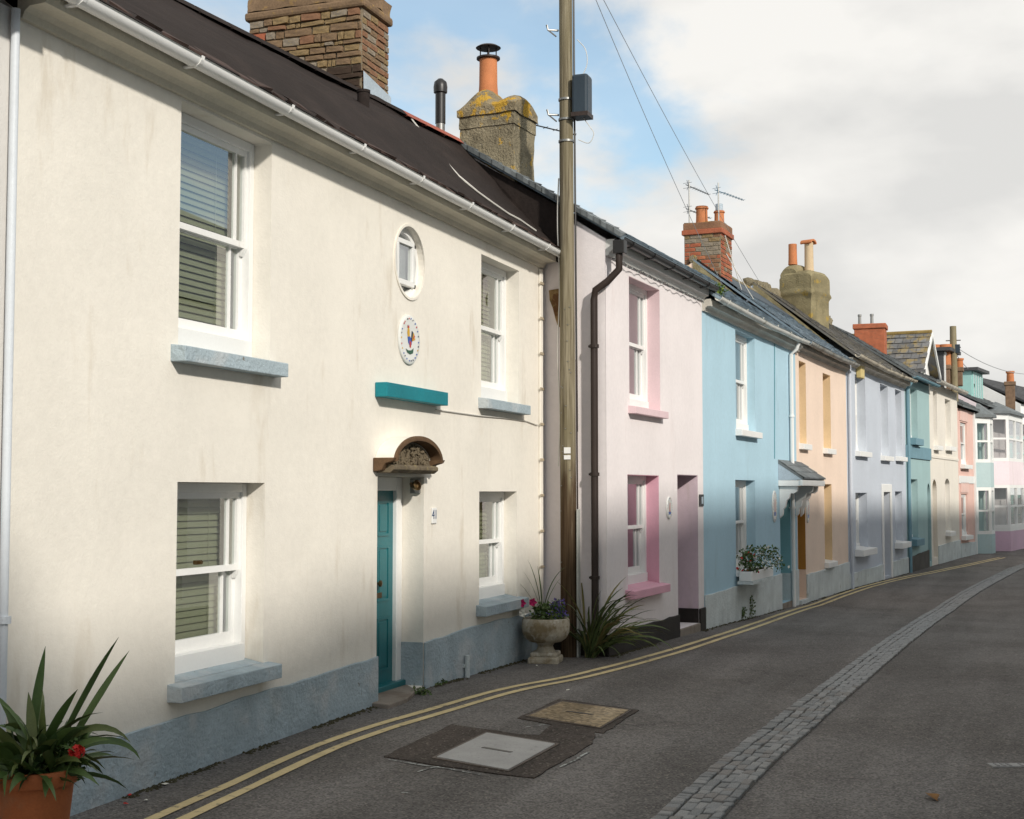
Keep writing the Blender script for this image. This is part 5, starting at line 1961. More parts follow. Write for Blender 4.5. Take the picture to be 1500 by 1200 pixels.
def box_dormer(h, u0, u1, y0, y1, z0, z1, cheek, roof_m, frame=None, panes=2):
    d = MB().box(u0, u1, y0 + .02, y1, z0, z1).obj('dormer', cheek, h.root)
    MB().box(u0 - .15, u1 + .15, y0 - .25, y1 + .05, z1, z1 + .12).obj('dormer_roof', roof_m, d)
    fr = frame or FRAME
    n = panes
    q = MB()
    wa, wb = u0 + .12, u1 - .12
    q.box(wa, wb, y0 - .04, y0 + .018, z0 + .08, z0 + .18).box(wa, wb, y0 - .03, y0 + .018, z1 - .12, z1 - .02)
    for k in range(n + 1):
        x = wa + (wb - wa) * k / n
        q.box(x - .04, x + .04, y0 - .031, y0 + .018, z0 + .18, z1 - .12)
    q.obj('dormer_window', fr, d)
    for k in range(n):
        x0, x1 = wa + (wb - wa) * k / n + .04, wa + (wb - wa) * (k + 1) / n - .04
        MB().box(x0, x1, y0 - .012, y0 - .006, z0 + .18, z1 - .12).obj('glass_pane', GLASS, d)


# dark slate dormer on the salmon house
box_dormer(Hh, .25, 2.0, .45, 2.6, 5.2, 6.75, SLD, SLD)
box_dormer(Jh, 1.2, 3.2, .6, 2.8, 5.35, 6.55, AQUA, SLD, AQUA, 4)


# gabled dormer with lichen roof on the sea-green house
def gabled_dormer(h, u0, u1, y0, depth, ze, zr):
    L = u1 - u0
    uc = (u0 + u1) / 2
    d = MB().prism([(u0, 4.9), (u1, 4.9), (u1, ze), (uc, zr - .08), (u0, ze)], y0, y0 + depth, 'y').obj('gabled_dormer', WHITEW, h.root)
    for xa in (u0 - .22, u1 + .22):
        zl = ze - .18
        ya, yb = y0 - .3, y0 + depth
        q = MB()
        q.add([(xa, ya, zl), (uc, ya, zr), (uc, yb, zr), (xa, yb, zl), (xa, ya, zl - .07), (uc, ya, zr - .07), (uc, yb, zr - .07), (xa, yb, zl - .07)], [(0, 1, 2, 3), (4, 7, 6, 5), (0, 4, 5, 1), (0, 3, 7, 4), (2, 6, 7, 3)])
        nr, nc = 7, 12
        rg = random.Random(4)
        for i in range(nr):
            for j in range(nc):
                t0, t1 = i / nr, min(1, (i + 1.05) / nr)
                y_0 = ya + (yb - ya) * (j + (i % 2) * .5) / nc
                y_1 = min(yb, ya + (yb - ya) * (j + .95 + (i % 2) * .5) / nc)
                l0 = .04 + rg.uniform(-.01, .01)
                q.add([(xa + (uc - xa) * t0, y_0, zl + (zr - zl) * t0 + l0), (xa + (uc - xa) * t0, y_1, zl + (zr - zl) * t0 + l0), (xa + (uc - xa) * t1, y_1, zl + (zr - zl) * t1 + .012), (xa + (uc - xa) * t1, y_0, zl + (zr - zl) * t1 + .012)], [(0, 1, 2, 3)])
        q.obj('dormer_slates', SLY, d)
        b = MB()
        b.add([(xa, ya - .03, zl - .14), (uc, ya - .03, zr - .14), (uc, ya - .03, zr + .01), (xa, ya - .03, zl + .01), (xa, ya + .02, zl - .14), (uc, ya + .02, zr - .14), (uc, ya + .02, zr + .01), (xa, ya + .02, zl + .01)], [(0, 1, 2, 3), (4, 7, 6, 5), (0, 4, 5, 1), (3, 2, 6, 7)])
        b.obj('barge_board', WHITE, d)
    MB().tube([(uc, y0 - .3, zr + .02), (uc, y0 + depth, zr + .02)], .07, 8).obj('ridge_tile', surf('lichen_ridge', (.24, .17, .06), rough=.9, var=.3), d)
    MB().box(uc - .35, uc + .35, y0 - .03, y0 - .003, ze - .75, ze + .25).obj('dormer_window', FRAME, d)
    MB().box(uc - .28, uc + .28, y0 - .04, y0 - .031, ze - .68, ze + .18).obj('glass_pane', GLASS, d)


ga, gb = Fh.hp(1341, 520, .35)[0], Fh.hp(1361, 520, .35)[0]
gabled_dormer(Fh, ga, gb, .35, 2.6, Fh.hp(1345, 536, .35)[1], Fh.hp(1351, 488, .35)[1])


def simple_stack(px0, px1, pyt, pyb, X, mat, label, depth=.8, pots=(), rz=0, potm=TERRA):
    a, b = at_px(px0, pyb, X), at_px(px1, pyb, X)
    zt = at_px(px0, pyt, X).z
    w = (b - a).length
    c = (a + b) / 2
    r = empty('chimney_stack', (c.x, c.y, a.z), math.atan2((b - a).y, (b - a).x) + rz, label, 'chimney')
    H = zt - a.z
    MB().box(-w / 2, w / 2, 0, depth, 0, H - .15).obj('shaft', mat, r, bevel=.02)
    MB().box(-w / 2 - .04, w / 2 + .04, -.04, depth + .04, H - .15, H).obj('cap', mat, r, bevel=.02)
    for x, ph, pr in pots:
        MB().lathe([(pr, 0), (pr * .9, ph * .8), (pr * 1.12, ph * .82), (pr * 1.12, ph), (pr * .75, ph), (pr * .7, ph * .6)], 14, (x * w, depth / 2, H - .02)).obj('chimney_pot', potm, r, smooth=True)
    return r


REDB = surf('red_brick_far', (.38, .12, .06), rough=.9, var=.2, vs=6, bump=.3, patches=(((.22, .10, .06), (1, 1, 6), 5, .5, .65, .6),))
BRNB = surf('brown_brick_far', (.20, .13, .085), rough=.9, var=.3, vs=6, bump=.3)
simple_stack(1252, 1297, 475, 545, 42, REDB, 'wide red brick chimney above the grey-blue house roof', .7, ((-.35, .35, .05), (.05, .35, .05)), potm=STEEL)
simple_stack(1364, 1392, 535, 580, 49.5, BRNB, 'low chimney stack with two tall terracotta pots', .6, ((-.27, .75, .19), (.27, .75, .19)))
simple_stack(1401, 1410, 538, 565, 50.5, BRNB, 'small single-pot chimney beside the far pole', .5, ((0, .35, .14),))
simple_stack(1473, 1487.5, 559, 600, 58, BRNB, 'short brown chimney with one terracotta pot at the far right', .5, ((.05, .45, .15),))
# low hipped roof behind the far dormer
hr = House((55.5, -1.6), -R(12), 4.6, 4.0, 6.1, (2.0, 2.0, 6.9), 4.0, 'brown hipped slate roof behind the far aqua dormer', SLD, name='rear_house', group=None)
hr.build_wall()
m = MB()
m.add([(-.2, -.3, 6.1), (hr.L + .2, -.3, 6.1), (hr.L + .2, 4.2, 6.1), (-.2, 4.2, 6.1), (1.6, 2, 7.0), (hr.L - 1.6, 2, 7.0)], [(0, 1, 5, 4), (1, 2, 5), (2, 3, 4, 5), (3, 0, 4), (0, 3, 2, 1)])
m.obj('hipped_roof', SLM, hr.root)


# ------------------------------------------------------------------ telegraph poles and wires
def pole_mat():
    m, t, out = _new('weathered_pole')
    b = t.nodes.new('ShaderNodeBsdfPrincipled')
    co = t.nodes.new('ShaderNodeTexCoord').outputs['Object']
    grain = _noise(t, _map(t, co, (26, 26, .55)), 2.0, 6, .65)
    big = _noise(t, _map(t, co, (5, 5, .5)), 1.6, 5, .6)
    c = _mix(t, _range(t, grain, .35, .65, 0, 1), (.135, .112, .072), (.30, .262, .185))
    c = _mix(t, _range(t, big, .45, .68, 0, .7), c, (.175, .15, .09))
    crack = _noise(t, _map(t, co, (34, 34, .28), (3, 1, 0)), 1.7, 4, .5)
    c = _mix(t, _range(t, crack, .62, .67, 0, .85), c, (.045, .032, .02))
    sep = t.nodes.new('ShaderNodeSeparateXYZ')
    t.links.new(co, sep.inputs[0])
    ad = t.nodes.new('ShaderNodeMath')
    ad.operation = 'MULTIPLY_ADD'
    t.links.new(_noise(t, _map(t, co, (7, 7, .9)), 1.5, 5, .6), ad.inputs[0])
    ad.inputs[1].default_value = 2.6
    t.links.new(sep.outputs[2], ad.inputs[2])
    tar = _range(t, ad.outputs[0], 2.9, 3.9, 1, 0)
    dk = _mix(t, _range(t, grain, .35, .65, 0, 1), (.042, .027, .016), (.105, .072, .044))
    c = _mix(t, tar, c, dk)
    t.links.new(c, b.inputs['Base Color'])
    b.inputs['Roughness'].default_value = .97
    b.inputs['Specular IOR Level'].default_value = .04
    bn = t.nodes.new('ShaderNodeBump')
    bn.inputs['Strength'].default_value = .8
    bn.inputs['Distance'].default_value = .012
    t.links.new(grain, bn.inputs['Height'])
    t.links.new(bn.outputs[0], b.inputs['Normal'])
    t.links.new(b.outputs[0], out.inputs['Surface'])
    return m


WOODPOLE = pole_mat()


def telegraph_pole():
    bx, by = 15.20, -.40
    g = surfz(bx, by)
    r = empty('telegraph_pole', (bx, by, g), 0, 'near wooden telegraph pole with steel pegs and navy junction box', 'pole')
    ct = at_px(828.5, 0, bx)
    lean = Vector((0, ct.y - by, 0)) / (ct.z - g)
    H = 9.2
    rad = lambda z: .098 - .0026 * z
    for nm, za, zb, mt in (('shaft', -.3, H, WOODPOLE),):
        n = 90
        pts = []
        N = 18
        m = MB()
        v, f = [], []
        for i in range(n + 1):
            z = za + (zb - za) * i / n
            for k in range(N):
                t = 2 * math.pi * k / N
                q = rad(z) * (1 + .035 * mnoise.noise((math.cos(t) * 2.5, math.sin(t) * 2.5, z * .5)) + .02 * mnoise.noise((math.cos(t) * 7, math.sin(t) * 7, z * .8)))
                v.append((q * math.cos(t), lean.y * z + q * math.sin(t), z))
        for i in range(n):
            for k in range(N):
                f.append((i * N + k, i * N + (k + 1) % N, (i + 1) * N + (k + 1) % N, (i + 1) * N + k))
        f += [tuple(range(N)), tuple(range(n * N, (n + 1) * N))]
        m.add(v, f).obj(nm, mt, r, smooth=True)
    ax = lambda z: Vector((0, lean.y * z, z))
    side = Vector((-.05, 1, 0)).normalized()       # towards the wall: left in the picture
    for py in (44, 168):
        z = at_px(828, py, bx).z - g
        p = ax(z)
        MB().tube([p + side * .09, p + side * .20 + Vector((-.06, 0, .0)), p + side * .215 + Vector((-.06, 0, .06))], .013, 8).obj('step_peg', STEEL, r, smooth=True)
        MB().tube([p + side * .09 + Vector((-.09, 0, -.10)), p + side * .19 + Vector((-.07, 0, -.01))], .009, 6).obj('peg_brace', STEEL, r)
    # junction box on the street side
    z0, z1 = at_px(845, 172, bx).z - g, at_px(845, 113, bx).z - g
    pz = ax(z0)
    m = MB()
    pl = [(-.02, 0), (-.30, .0), (-.315, .04), (-.315, .1), (-.02, .12)]
    jb = MB().box(-.13, .09, pz.y - .30, pz.y - .105, z0, z1).obj('junction_box', DARKB, r, bevel=.03)
    MB().box(-.135, .095, pz.y - .305, pz.y - .10, z0 - .02, z0 + .03).obj('box_base', BROWNP, jb)
    for zz in (z0 + .22, z0 - .02, z0 - .28):
        MB().lathe([(rad(zz) + .004, zz - .012), (rad(zz) + .012, zz - .012), (rad(zz) + .012, zz + .012), (rad(zz) + .004, zz + .012)], 18, (0, lean.y * zz, 0)).obj('steel_band', STEEL, r, smooth=True)
    # cables clipped down the street side and a pale one on the wall side
    def side_y(z, s):
        return lean.y * z + s * (rad(z) + .012)
    MB().tube([(.03, side_y(z, -1), z) for z in [2.6 + .25 * k for k in range(24)]], .012, 6).obj('feed_cable', BLACKM, r, smooth=True)
    MB().tube([(-.02, side_y(z, 1) + .012 * math.sin(z * 4), z) for z in [2.2 + .1 * k for k in range(35)]], .008, 6).obj('pale_cable', WIREW, r, smooth=True)
    g_ = MB()
    g_.box(-.05, .05, side_y(.8, -1) - .02, side_y(.8, -1) + .0, -.02, 1.7)
    g_.obj('cable_guard', surf('pale_guard', (.42, .43, .40), rough=.6, var=.15), r, bevel=.006)
    MB().tube([(.02, side_y(z, -1), z) for z in [1.7 + .25 * k for k in range(8)]], .010, 6).obj('lower_cable', BROWNP, r)
    for pts in ([(-.02, pz.y - .2, z0), (0, pz.y - .30, z0 - .14), (.0, pz.y - .34, z0 - .22), (0, pz.y - .28, z0 - .32), (0, pz.y - .15, z0 - .27)],
                [(0, pz.y - .2, z1), (0, pz.y - .26, z1 + .15), (0, pz.y - .24, z1 + .32), (0, pz.y - .14, z1 + .45)]):
        q = smooth_path([(p[1], p[2]) for p in pts], .02)
        MB().tube([(0, a.x, a.y) for a in q], .005, 5).obj('cable_loop', WIREW, r, smooth=True)
    # notices and staples facing the viewer
    z = at_px(829, 664, bx).z - g
    for dz, hh in ((.045, .05), (-.04, .035)):
        MB().box(-rad(z) - .004, -rad(z) + .03, lean.y * z - .055, lean.y * z + .02, z + dz - hh, z + dz + hh * .4).obj('notice_tag', WHITE, r)
    rg = random.Random(2)
    for k in range(22):
        z = rg.uniform(.9, 4.2)
        t = math.pi + rg.uniform(-.9, .7)
        q = rad(z) + .002
        MB().box(q * math.cos(t) - .006, q * math.cos(t) + .006, lean.y * z + q * math.sin(t) - .006, lean.y * z + q * math.sin(t) + .006, z - .004, z + .006).obj('staple', STEEL, r)
    return r, ax, g, bx, by


pole_o, PAX, PG, PBX, PBY = telegraph_pole()


def wire(pts, rad, label, mat=WIRE, sag=0, n=24):
    a, b = Vector(pts[0]), Vector(pts[-1])
    if len(pts) == 2:
        P = [a.lerp(b, k / n) - Vector((0, 0, sag * 4 * (k / n) * (1 - k / n))) for k in range(n + 1)]
    else:
        P = [Vector(p) for p in pts]
    return tag(MB().tube(P, rad, 5).obj('overhead_cable', mat, smooth=True), label, 'cable')


# wires that leave the pole head for the houses down the street
ptop = Vector((PBX, PBY, PG)) + PAX(9.0)
ww = surf('thin_overhead_wire', (.30, .31, .32), rough=.6, bump=0)
for (x, y, X, lab) in ((1003, 305, 26.4, 'overhead cable to the left side of the red brick chimney'), (1033, 330, 26.5, 'overhead cable crossing the front of the red brick chimney'), ):
    pass


def wire_px(p0, X0, p1, X1, sag, label, rad=.0045, mat=None):
    wire([at_px(*p0, X0), at_px(*p1, X1)], rad, label, mat or ww, sag)


wire_px((868, -12), 16.0, (1062, 425), 25.6, .10, 'left of the two thin overhead cables slanting down to the brick chimney')
wire_px((878, -12), 16.0, (1112, 412), 30.5, .10, 'right of the two thin overhead cables slanting down past the brick chimney')
wire_px((1062, 345), 26.4, (1096, 455), 26.9, .02, 'grey aerial lead running down from the brick chimney to the blue gutter', .009, WIREW)
wire_px((1064, 372), 26.4, (1124, 470), 27.4, .02, 'second pale aerial lead over the blue slate slope', .009, WIREW)
wire([PAX(7.85) + Vector((PBX - .02, PBY + .05, PG)), PAX(9.2) + Vector((PBX - .3, PBY + .30, PG))], .007, 'short cable rising from the pole head toward the cream roof', ww, .05)
# cable lying on the cream roof
rp_ = []
for (x, y) in ((598, 160), (612, 186), (640, 222), (672, 258), (700, 281), (722, 297), (745, 313), (762, 322), (785, 338)):
    lo, hi = -.26, 1.2                                # slide along the sight line until it meets the roof slope
    for _ in range(40):
        d = (lo + hi) / 2
        u, z = A.hp(x, y, d)
        rd = A.rd0 + (A.rd1 - A.rd0) * u / A.L
        zr_ = 4.76 + (A.rz - 4.76) * (d + .27) / (rd + .27) + .02
        if z > zr_:
            lo = d
        else:
            hi = d
    rp_.append(A.M @ Vector((u, d, zr_)))
wire([rp_[0] + Vector((0, .0, .0))] + rp_[1:], .011, 'cream cable draped down the dark cream-house roof', WIREW)
# twig-like bracket under the cream eaves beside the pole
br = empty('carved_corbel', A.M @ Vector((A.L + .04, -.20, 4.02)), 0, 'rusty corbel under the cream eaves end behind the pole', 'corbel')
MB().prism([(.10, .28), (-.10, .30), (-.13, .22), (-.12, .14), (-.07, .08), (-.09, .0), (-.06, -.07), (-.08, -.13), (-.05, -.18), (-.01, -.15), (.02, -.06), (.05, .06), (.09, .16)], -.06, .06, 'x').obj('scroll', surf('rusty_ochre', (.20, .13, .055), rough=.85, var=.5, vs=9, patches=(((.10, .04, .015), (1, 1, 1), 9, .5, .6, .8),)), br, bevel=.01)


def far_pole():
    p0, p1 = at_px(1398, 585, 50.0), at_px(1398, 478, 50.0)
    r = empty('telegraph_pole', (p0.x, p0.y, -.4), 0, 'distant telegraph pole rising behind the cream house roofline', 'pole')
    H = p1.z + .4
    MB().tube([(0, 0, 0), (0, 0, H * .6), (0, 0, H)], [.17, .14, .11], 12).obj('shaft', WOODP, r, smooth=True)
    MB().box(-.1, .1, -.22, .08, H - .95, H - .65).obj('junction_box', DARKB, r)
    for k in range(2):
        MB().tube([(0, -.25, H - .5 - .25 * k), (0, .25, H - .5 - .25 * k)], .02, 6).obj('step_peg', STEEL, r)
    return p1


fp = far_pole()
wire([fp + Vector((0, 0, -.7)), at_px(1500, 548, 56)], .012, 'faint cable running right from the distant pole', ww, .2)
wire([fp + Vector((0, 0, -.9)), at_px(1418, 540, 52)], .012, 'steep cable from the distant pole to the dark dormer', ww, .05)


# ------------------------------------------------------------------ plants
def leaf_ribbon(base, az, L, lean, droop, w, n=8, fold=.25, twist=0, tw0=0):
    """strap leaf: starts upright leaning by lean, curls over by droop"""
    m = MB()
    p = Vector(base)
    d = Vector((math.cos(az), math.sin(az), 0))
    sd = Vector((-math.sin(az), math.cos(az), 0))
    v = []
    ang = lean
    for i in range(n + 1):
        t = i / n
        ww_ = w * (.45 + 1.1 * t - .9 * t * t if t < .6 else (.45 + .66 - .324) * (1 - ((t - .6) / .4) ** 1.8) + .012)
        nrm = Vector((0, 0, 1)) * math.cos(ang) + d * math.sin(ang)
        up = -d * math.cos(ang) + Vector((0, 0, 1)) * math.sin(ang)
        tw = tw0 + twist * t
        q = sd * math.cos(tw) + up * math.sin(tw)
        e = up * math.cos(tw) - sd * math.sin(tw)
        v += [p - q * ww_ + e * ww_ * fold, p, p + q * ww_ + e * ww_ * fold]
        p = p + nrm * (L / n)
        ang += droop / n * (.3 + 1.4 * t)
    f = []
    for i in range(n):
        for k in range(2):
            a = i * 3 + k
            f.append((a, a + 1, a + 4, a + 3))
    return m.add(v, f)


def left_planter():
    rg = random.Random(21)
    # depth from the pot's usual size: rim about 0.44 m across
    c = Vector((5.40, -.98, 0))
    # rim centre near pixel (60,1137)
    zr = at_px(52, 1124, 5.55)
    cx, cy = zr.x, zr.y
    g = surfz(cx, cy)
    rimz = zr.z - g
    rr = .19
    r = empty('terracotta_pot', (cx, cy, g), 0, 'large terracotta pot at the lower left corner', 'pot')
    MB().lathe([(rr * .66, 0), (rr * .70, .02), (rr * .95, rimz - .085), (rr * .96, rimz - .075), (rr * 1.06, rimz - .07), (rr * 1.10, rimz - .03), (rr * 1.06, rimz), (rr * .95, rimz), (rr * .90, rimz - .05), (rr * .86, rimz - .08)], 40, wob=.01).obj('pot_body', POTP, r, smooth=True)
    MB().lathe([(.0, rimz - .06), (rr * .88, rimz - .055), (rr * .88, rimz - .09), (0, rimz - .09)], 24).obj('soil', SOIL, r)
    pl = empty('agapanthus_plant', (cx, cy, g + rimz - .06), 0, 'strap-leaved green plant arching out of the terracotta pot', 'plant')
    # direction helper: right in the picture is +RT
    azr = math.atan2(RT.y, RT.x)
    spec = [  # az offset from picture-right, length, lean, droop, width
        (R(70), .60, R(10), R(8), .034), (R(30), .70, R(30), R(8), .030), (R(15), .66, R(34), R(6), .032), (R(-10), .66, R(36), R(125), .026),
        (R(5), .60, R(44), R(135), .027), (R(-30), .52, R(36), R(16), .030), (R(160), .40, R(14), R(26), .034), (R(175), .44, R(26), R(24), .033),
        (R(140), .40, R(6), R(14), .036), (R(-160), .44, R(38), R(40), .034), (R(190), .40, R(50), R(50), .032), (R(120), .36, R(4), R(12), .032),
        (R(-90), .40, R(20), R(60), .034), (R(-60), .46, R(28), R(90), .032), (R(-20), .42, R(50), R(60), .030), (R(-120), .44, R(30), R(100), .034)]
    for a, L, le, dr, w in spec:
        b = (rg.uniform(-.06, .06), rg.uniform(-.06, .06), 0)
        leaf_ribbon(b, azr + a, L * (1.08 if dr < 1.5 else .92), le * .85, dr, w * .9, 12, .2, 0, rg.choice([-1, 1]) * rg.uniform(R(45), R(75))).obj('leaf', rg.choice(LEAF), pl, smooth=True, fixn=False)
    for k in range(105):
        a = rg.uniform(0, 2 * math.pi)
        L = rg.uniform(.26, .50)
        le = rg.uniform(R(15), R(75))
        b = (rg.uniform(-.10, .10), rg.uniform(-.10, .10), rg.uniform(-.01, .02))
        leaf_ribbon(b, a, L, le, rg.uniform(R(40), R(120)), rg.uniform(.018, .030), 8, twist=rg.uniform(-.5, .5), tw0=rg.uniform(-1.2, 1.2)).obj('leaf', rg.choice(LEAF), pl, smooth=True, fixn=False)
    # under-planting: trailing lobelia, red pelargonium
    p = Vector((cx, cy, g + rimz)) + RT * .15
    leaf_clump('trailing_plant', p + Vector((0, 0, -.06)), 420, .12, .20, [BUSH, BUSH, LEAF[2], LEAF[0]], 'small-leaved trailing plant at the right rim of the terracotta pot', 'plant', .026)
    q = Vector((cx, cy, g + rimz)) + RT * .23 - FW * .10 + Vector((0, 0, .10))
    fl = empty('red_flower', q, 0, 'red flower head above the right rim of the terracotta pot', 'flower')
    for k in range(42):
        d = Vector((rg.gauss(0, 1), rg.gauss(0, 1), rg.gauss(0, .8))).normalized() * rg.uniform(.012, .036)
        m = MB()
        e1 = d.normalized().cross(Vector((.3, .2, .9))).normalized()
        e2 = d.normalized().cross(e1)
        n = d.normalized()
        pts = [d]
        for j in range(10):
            t = 2 * math.pi * j / 10
            s = .017 if j % 2 == 0 else .010
            pts.append(d + n * .004 + (e1 * math.cos(t) + e2 * math.sin(t)) * s)
        m.add(pts, [(0, 1 + j, 1 + (j + 1) % 10) for j in range(10)])
        m.obj('petal_cluster', RED, fl, fixn=False)
    MB().tube([(0, 0, 0), (-RT.x * .04, -RT.y * .04, -.08), (-RT.x * .06, -RT.y * .06, -.18)], .004, 5).obj('stem', LEAF[1], fl)


left_planter()


def urn():
    rg = random.Random(31)
    cx, cy = 14.55, -.33
    g = surfz(cx, cy)
    r = empty('stone_urn', (cx, cy, g), R(8), 'mossy stone urn on a pedestal beside the telegraph pole', 'urn')
    MB().box(-.20, .20, -.17, .17, -.02, .07).obj('base_slab', URN, r, bevel=.025)
    MB().box(-.15, .15, -.15, .15, .065, .12).obj('upper_slab', URN, r, bevel=.02)
    MB().lathe([(.12, .115), (.10, .14), (.085, .18), (.10, .21), (.14, .23)], 24, wob=.04).obj('pedestal', URN, r, smooth=True)
    MB().lathe([(.10, .215), (.18, .23), (.235, .27), (.262, .33), (.268, .40), (.262, .47), (.25, .49), (.232, .485), (.225, .42), (.20, .38), (.0, .38)], 40, wob=.05).obj('bowl', URN, r, smooth=True)
    MB().lathe([(.0, .44), (.22, .43), (.22, .39), (0, .38)], 24).obj('soil', SOIL, r)
    top = Vector((cx, cy, g + .44))
    leaf_clump('bedding_plants', top + RT * .02, 480, .23, .20, [BUSH, BUSH, LEAF[1], LEAF[3]], 'low leafy bedding plants in the stone urn', 'plant', .045)
    for (dx, dz, mt, n, lab) in ((-.22, .22, MAG, 26, 'magenta flower at the left rim of the urn'), (-.10, .23, MAG, 26, 'magenta flower left of centre in the urn'), (-.21, .11, WPET, 18, 'small white flower hanging over the urn rim')):
        p = top + RT * dx + Vector((-.12, 0, dz))
        fo = empty('flower', p, 0, lab, 'flower')
        for k in range(5):
            t = 2 * math.pi * k / 5
            m = MB()
            c1 = RT * math.cos(t) * .05 + Vector((0, 0, math.sin(t) * .05))
            c2 = RT * math.cos(t + .7) * .036 + Vector((-.02, 0, math.sin(t + .7) * .036))
            c3 = RT * math.cos(t - .7) * .036 + Vector((-.02, 0, math.sin(t - .7) * .036))
            m.add([(0, 0, 0), c2, c1, c3], [(0, 1, 2, 3)])
            m.obj('petal', mt, fo, fixn=False)
        MB().tube([(0, 0, 0), (.04, 0, -.08), (.10, 0, -.16)], .004, 4).obj('stem', BUSH, fo)
    leaf_clump('violet_flowers', top + RT * .16 + Vector((-.06, 0, .05)), 300, .12, .20, [VIO, VIO, BUSH], 'violet trailing flowers at the right rim of the urn', 'flowers', .03)


urn()


def sword_plant():
    rg = random.Random(9)
    cx, cy = 15.32, -.60
    cx, cy = 15.22, -.66
    g = surfz(cx, cy)
    r = empty('sword_leaf_plant', (cx, cy, g), 0, 'spiky green sword-leaved clump between the pole and the pink house', 'plant')
    azr = math.atan2(RT.y, RT.x)
    for k in range(125):
        a = azr + rg.gauss(0, R(80))
        L = rg.uniform(.55, 1.08)
        le = rg.uniform(R(6), R(58))
        leaf_ribbon((rg.uniform(-.07, .07), rg.uniform(-.05, .05), 0), a, L, le, rg.uniform(R(45), R(110)), rg.uniform(.012, .019), 10, .35, rg.uniform(-.6, .6), rg.uniform(-1.1, 1.1)).obj('leaf', rg.choice(GRASSL), r, smooth=True, fixn=False)
    # the left-hand blades above the urn
    r2 = empty('sword_leaf_plant', (14.75, -.22, g + .45), 0, 'few long sword leaves rising behind the stone urn', 'plant')
    for a, L, le, dr in ((170, .62, 14, 30), (150, .72, 8, 26), (180, .60, 22, 40), (40, .75, 12, 70), (20, .55, 18, 30), (120, .62, 4, 20)):
        leaf_ribbon((rg.uniform(-.04, .04), 0, 0), azr + R(a), L, R(le), R(dr), .012, 10, .35).obj('leaf', rg.choice(GRASSL), r2, smooth=True, fixn=False)


sword_plant()

# weeds along the foot of the walls
for (px, py, n, rad_, h, lab) in ((1098, 905, 220, .11, .34, 'tall weed at the foot of the blue house plinth'), (1086, 908, 150, .10, .20, 'short weed left of the tall weed at the blue plinth'),
                                 (1205, 868, 50, .25, .07, 'mossy weeds at the foot of the apricot house'), (757, 962, 80, .13, .16, 'weed at the cream wall foot left of the urn'),
                                 (617, 1017, 60, .10, .05, 'tiny weeds beside the teal doorstep'), (640, 1003, 40, .12, .04, 'moss at the plinth foot right of the doorstep')):
    p = gp(px, py)
    leaf_clump('weed', p, n, rad_, h, [BUSH, LEAF[1], LEAF[3]], lab, 'weed', .038, 'weeds along the wall foot')

# moss and grit line where the asphalt meets the walls
m = MB()
rg2 = random.Random(77)
for hse in (A, B, C, D, E_):
    n = int(hse.L * (130 if hse in (A, B) else 50))
    for k in range(n):
        u = rg2.uniform(0, hse.L)
        if hse is A and oDO['u0'] - .1 < u < oDO['u1'] + .1:
            continue
        d = -.03 - abs(rg2.gauss(0, .035))
        if mnoise.noise((u * 1.4, hse.o[0], 0)) < -.12:
            continue
        p = hse.M @ Vector((u, d, 0))
        z = surfz(p.x, p.y)
        s = rg2.uniform(.006, .02)
        a = rg2.uniform(0, 6.3)
        pts = [(p.x + s * math.cos(a + t), p.y + s * math.sin(a + t), z + .001) for t in (0, 1.6, 3.1, 4.7)]
        m.add(pts + [(p.x, p.y, z + s * .8)], [(0, 1, 4), (1, 2, 4), (2, 3, 4), (3, 0, 4)])
tag(m.obj('grit_and_moss', surf('grit_moss', (.055, .050, .028), rough=1, var=.4, vs=9), fixn=False), 'dark grit and moss along the foot of the walls', kind='stuff')

# dropped petals and litter near the pot, leaf on the road, gully grating
for i, (px, py, mt, lab, w) in enumerate(((190, 1166, RED, 'red petal on the asphalt nearest the plinth', .018), (184, 1179, RED, 'second red petal on the asphalt by the plinth', .02), (242, 1150, WPET, 'white paper scrap by the plinth', .03), (214, 1174, WPET, 'small white scrap beside the red petals', .02),
                                 (832, 1012, WPET, 'white fleck on the road beyond the yellow lines', .02), (786, 976, WPET, 'pale fleck at the foot of the urn', .02))):
    p = gp(px, py)
    m = MB()
    m.add([(-w, -w * .4, .006), (0, -w * .7, .008), (w, 0, .012), (w * .3, w * .6, .007), (-w * .8, w * .4, .010), (0, 0, .015)], [(0, 1, 5), (1, 2, 5), (2, 3, 5), (3, 4, 5), (4, 0, 5)])
    o = m.obj('fallen_petal' if mt is RED else 'litter_scrap', mt, fixn=False)
    o.location = p
    o.rotation_euler = (0, 0, i * 1.3)
    tag(o, lab, 'petal' if mt is RED else 'litter')
p = gp(1366, 1171)
lf = empty('fallen_leaf', p, .4, 'curled dry brown leaf on the near right road', 'leaf')
m = MB()
m.add([(-.07, 0, .01), (-.03, -.035, .035), (.02, -.04, .03), (.08, 0, .02), (.02, .04, .04), (-.03, .035, .03), (0, 0, .012)], [(0, 1, 6), (1, 2, 6), (2, 3, 6), (3, 4, 6), (4, 5, 6), (5, 0, 6)])
m.obj('blade', surf('dry_leaf', (.20, .10, .03), rough=.8, var=.3, vs=20), lf, fixn=False)
MB().tube([(-.07, 0, .01), (-.12, .01, .02)], .003, 4).obj('stalk', surf('dry_leaf', (.2, .1, .03)), lf)

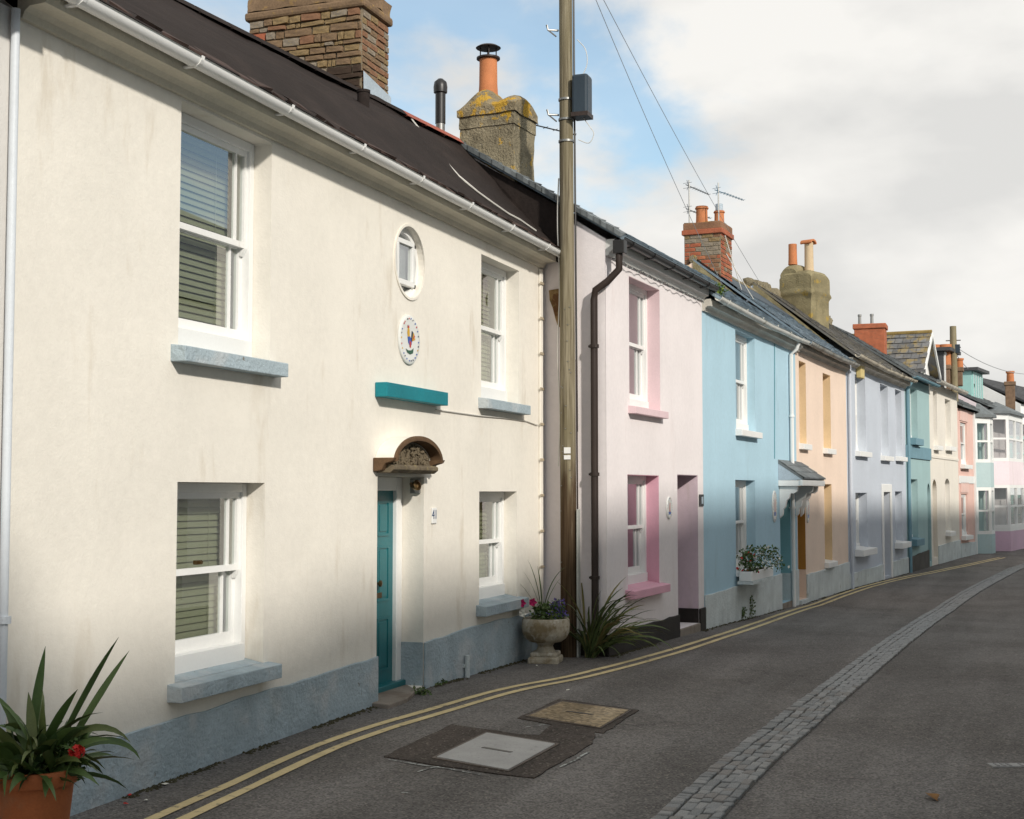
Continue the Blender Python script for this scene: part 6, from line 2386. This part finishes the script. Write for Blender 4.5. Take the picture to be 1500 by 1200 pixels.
p = gp(1478, 1122)
gr = empty('road_gully_grating', p, YAW, 'pale slotted access cover at the right edge of the road', 'grating')
MB().box(-.06, .06, -.19, .13, -.02, .008).obj('frame', GRAN[2], gr)
for k in range(7):
    if k not in (3,):
        MB().box(-.045, .045, -.175 + k * .042, -.158 + k * .042, .007, .0105).obj('slot', BLACKM, gr)


# ------------------------------------------------------------------ the opposite side of the street (behind and right of the viewer)
opp = [(0, 8.05, WHITEW), (1, 7.75, CREAM2), (2, 7.85, PALEPINK), (3, 8.05, BLUEW), (4, 8.08, WHITEW), (5, 8.2, CREAM2), (6, 8.0, PINKW), (7, 8.0, WHITEW), (8, 8.0, GREYW), (9, 8.0, CREAM2), (10, 8.0, SAGE), (11, 8.0, WHITEW)]
lbls = ['white', 'cream', 'blush', 'blue', 'plain white', 'second cream', 'pale pink', 'third white', 'grey', 'third cream', 'sage', 'last white']
o0 = (-17.0, -7.0)
pos = [(-17.0, -7.0)]
angs = [0, 0, 0, 0, -R(2.5), -R(4), -R(6), -R(7), -R(8), -R(9), -R(10), -R(12)]
for a in angs:
    pos.append((pos[-1][0] + 6.4 * math.cos(a), pos[-1][1] + 6.4 * math.sin(a)))
for i, rz, mt in opp:
    e = pos[i + 1]
    h = House(e, angs[i] + math.pi, 6.38, -.3, 5.2, (3.0, 3.0, rz), 6.0, '%s terraced house on the opposite side behind the viewer' % lbls[i], mt, group='terraced houses on the opposite side')
    ops = [h.opu(1.0, 2.0, 3.0, 4.5), h.opu(4.2, 5.2, 3.0, 4.5), h.opu(4.2, 5.2, .7, 2.1)]
    dr = h.opu(1.2, 2.1, .02, 2.1)
    h.build_wall()
    for o in ops:
        h.window(o, dep=.12, margin=0, sill=(.06, .1, .1, .13, .012), sub=.1, simple=True)
    h.door(dr, .2, TEAL, FRAME, knob=False, panels=False)
    h.build_roof(SLG, ov=.25, ez=5.25)
    if i in (0, 2):
        c = MB().box(4.3, 5.3, 2.4, 3.7, 5.5, rz + .75).obj('chimney', BR[0], h.root)
        chimney_pot(c, (4.8, 2.75), rz + .73, .14, .4, TERRA)
        chimney_pot(c, (4.8, 3.35), rz + .73, .14, .4, TERRA)

bpy.context.view_layer.update()
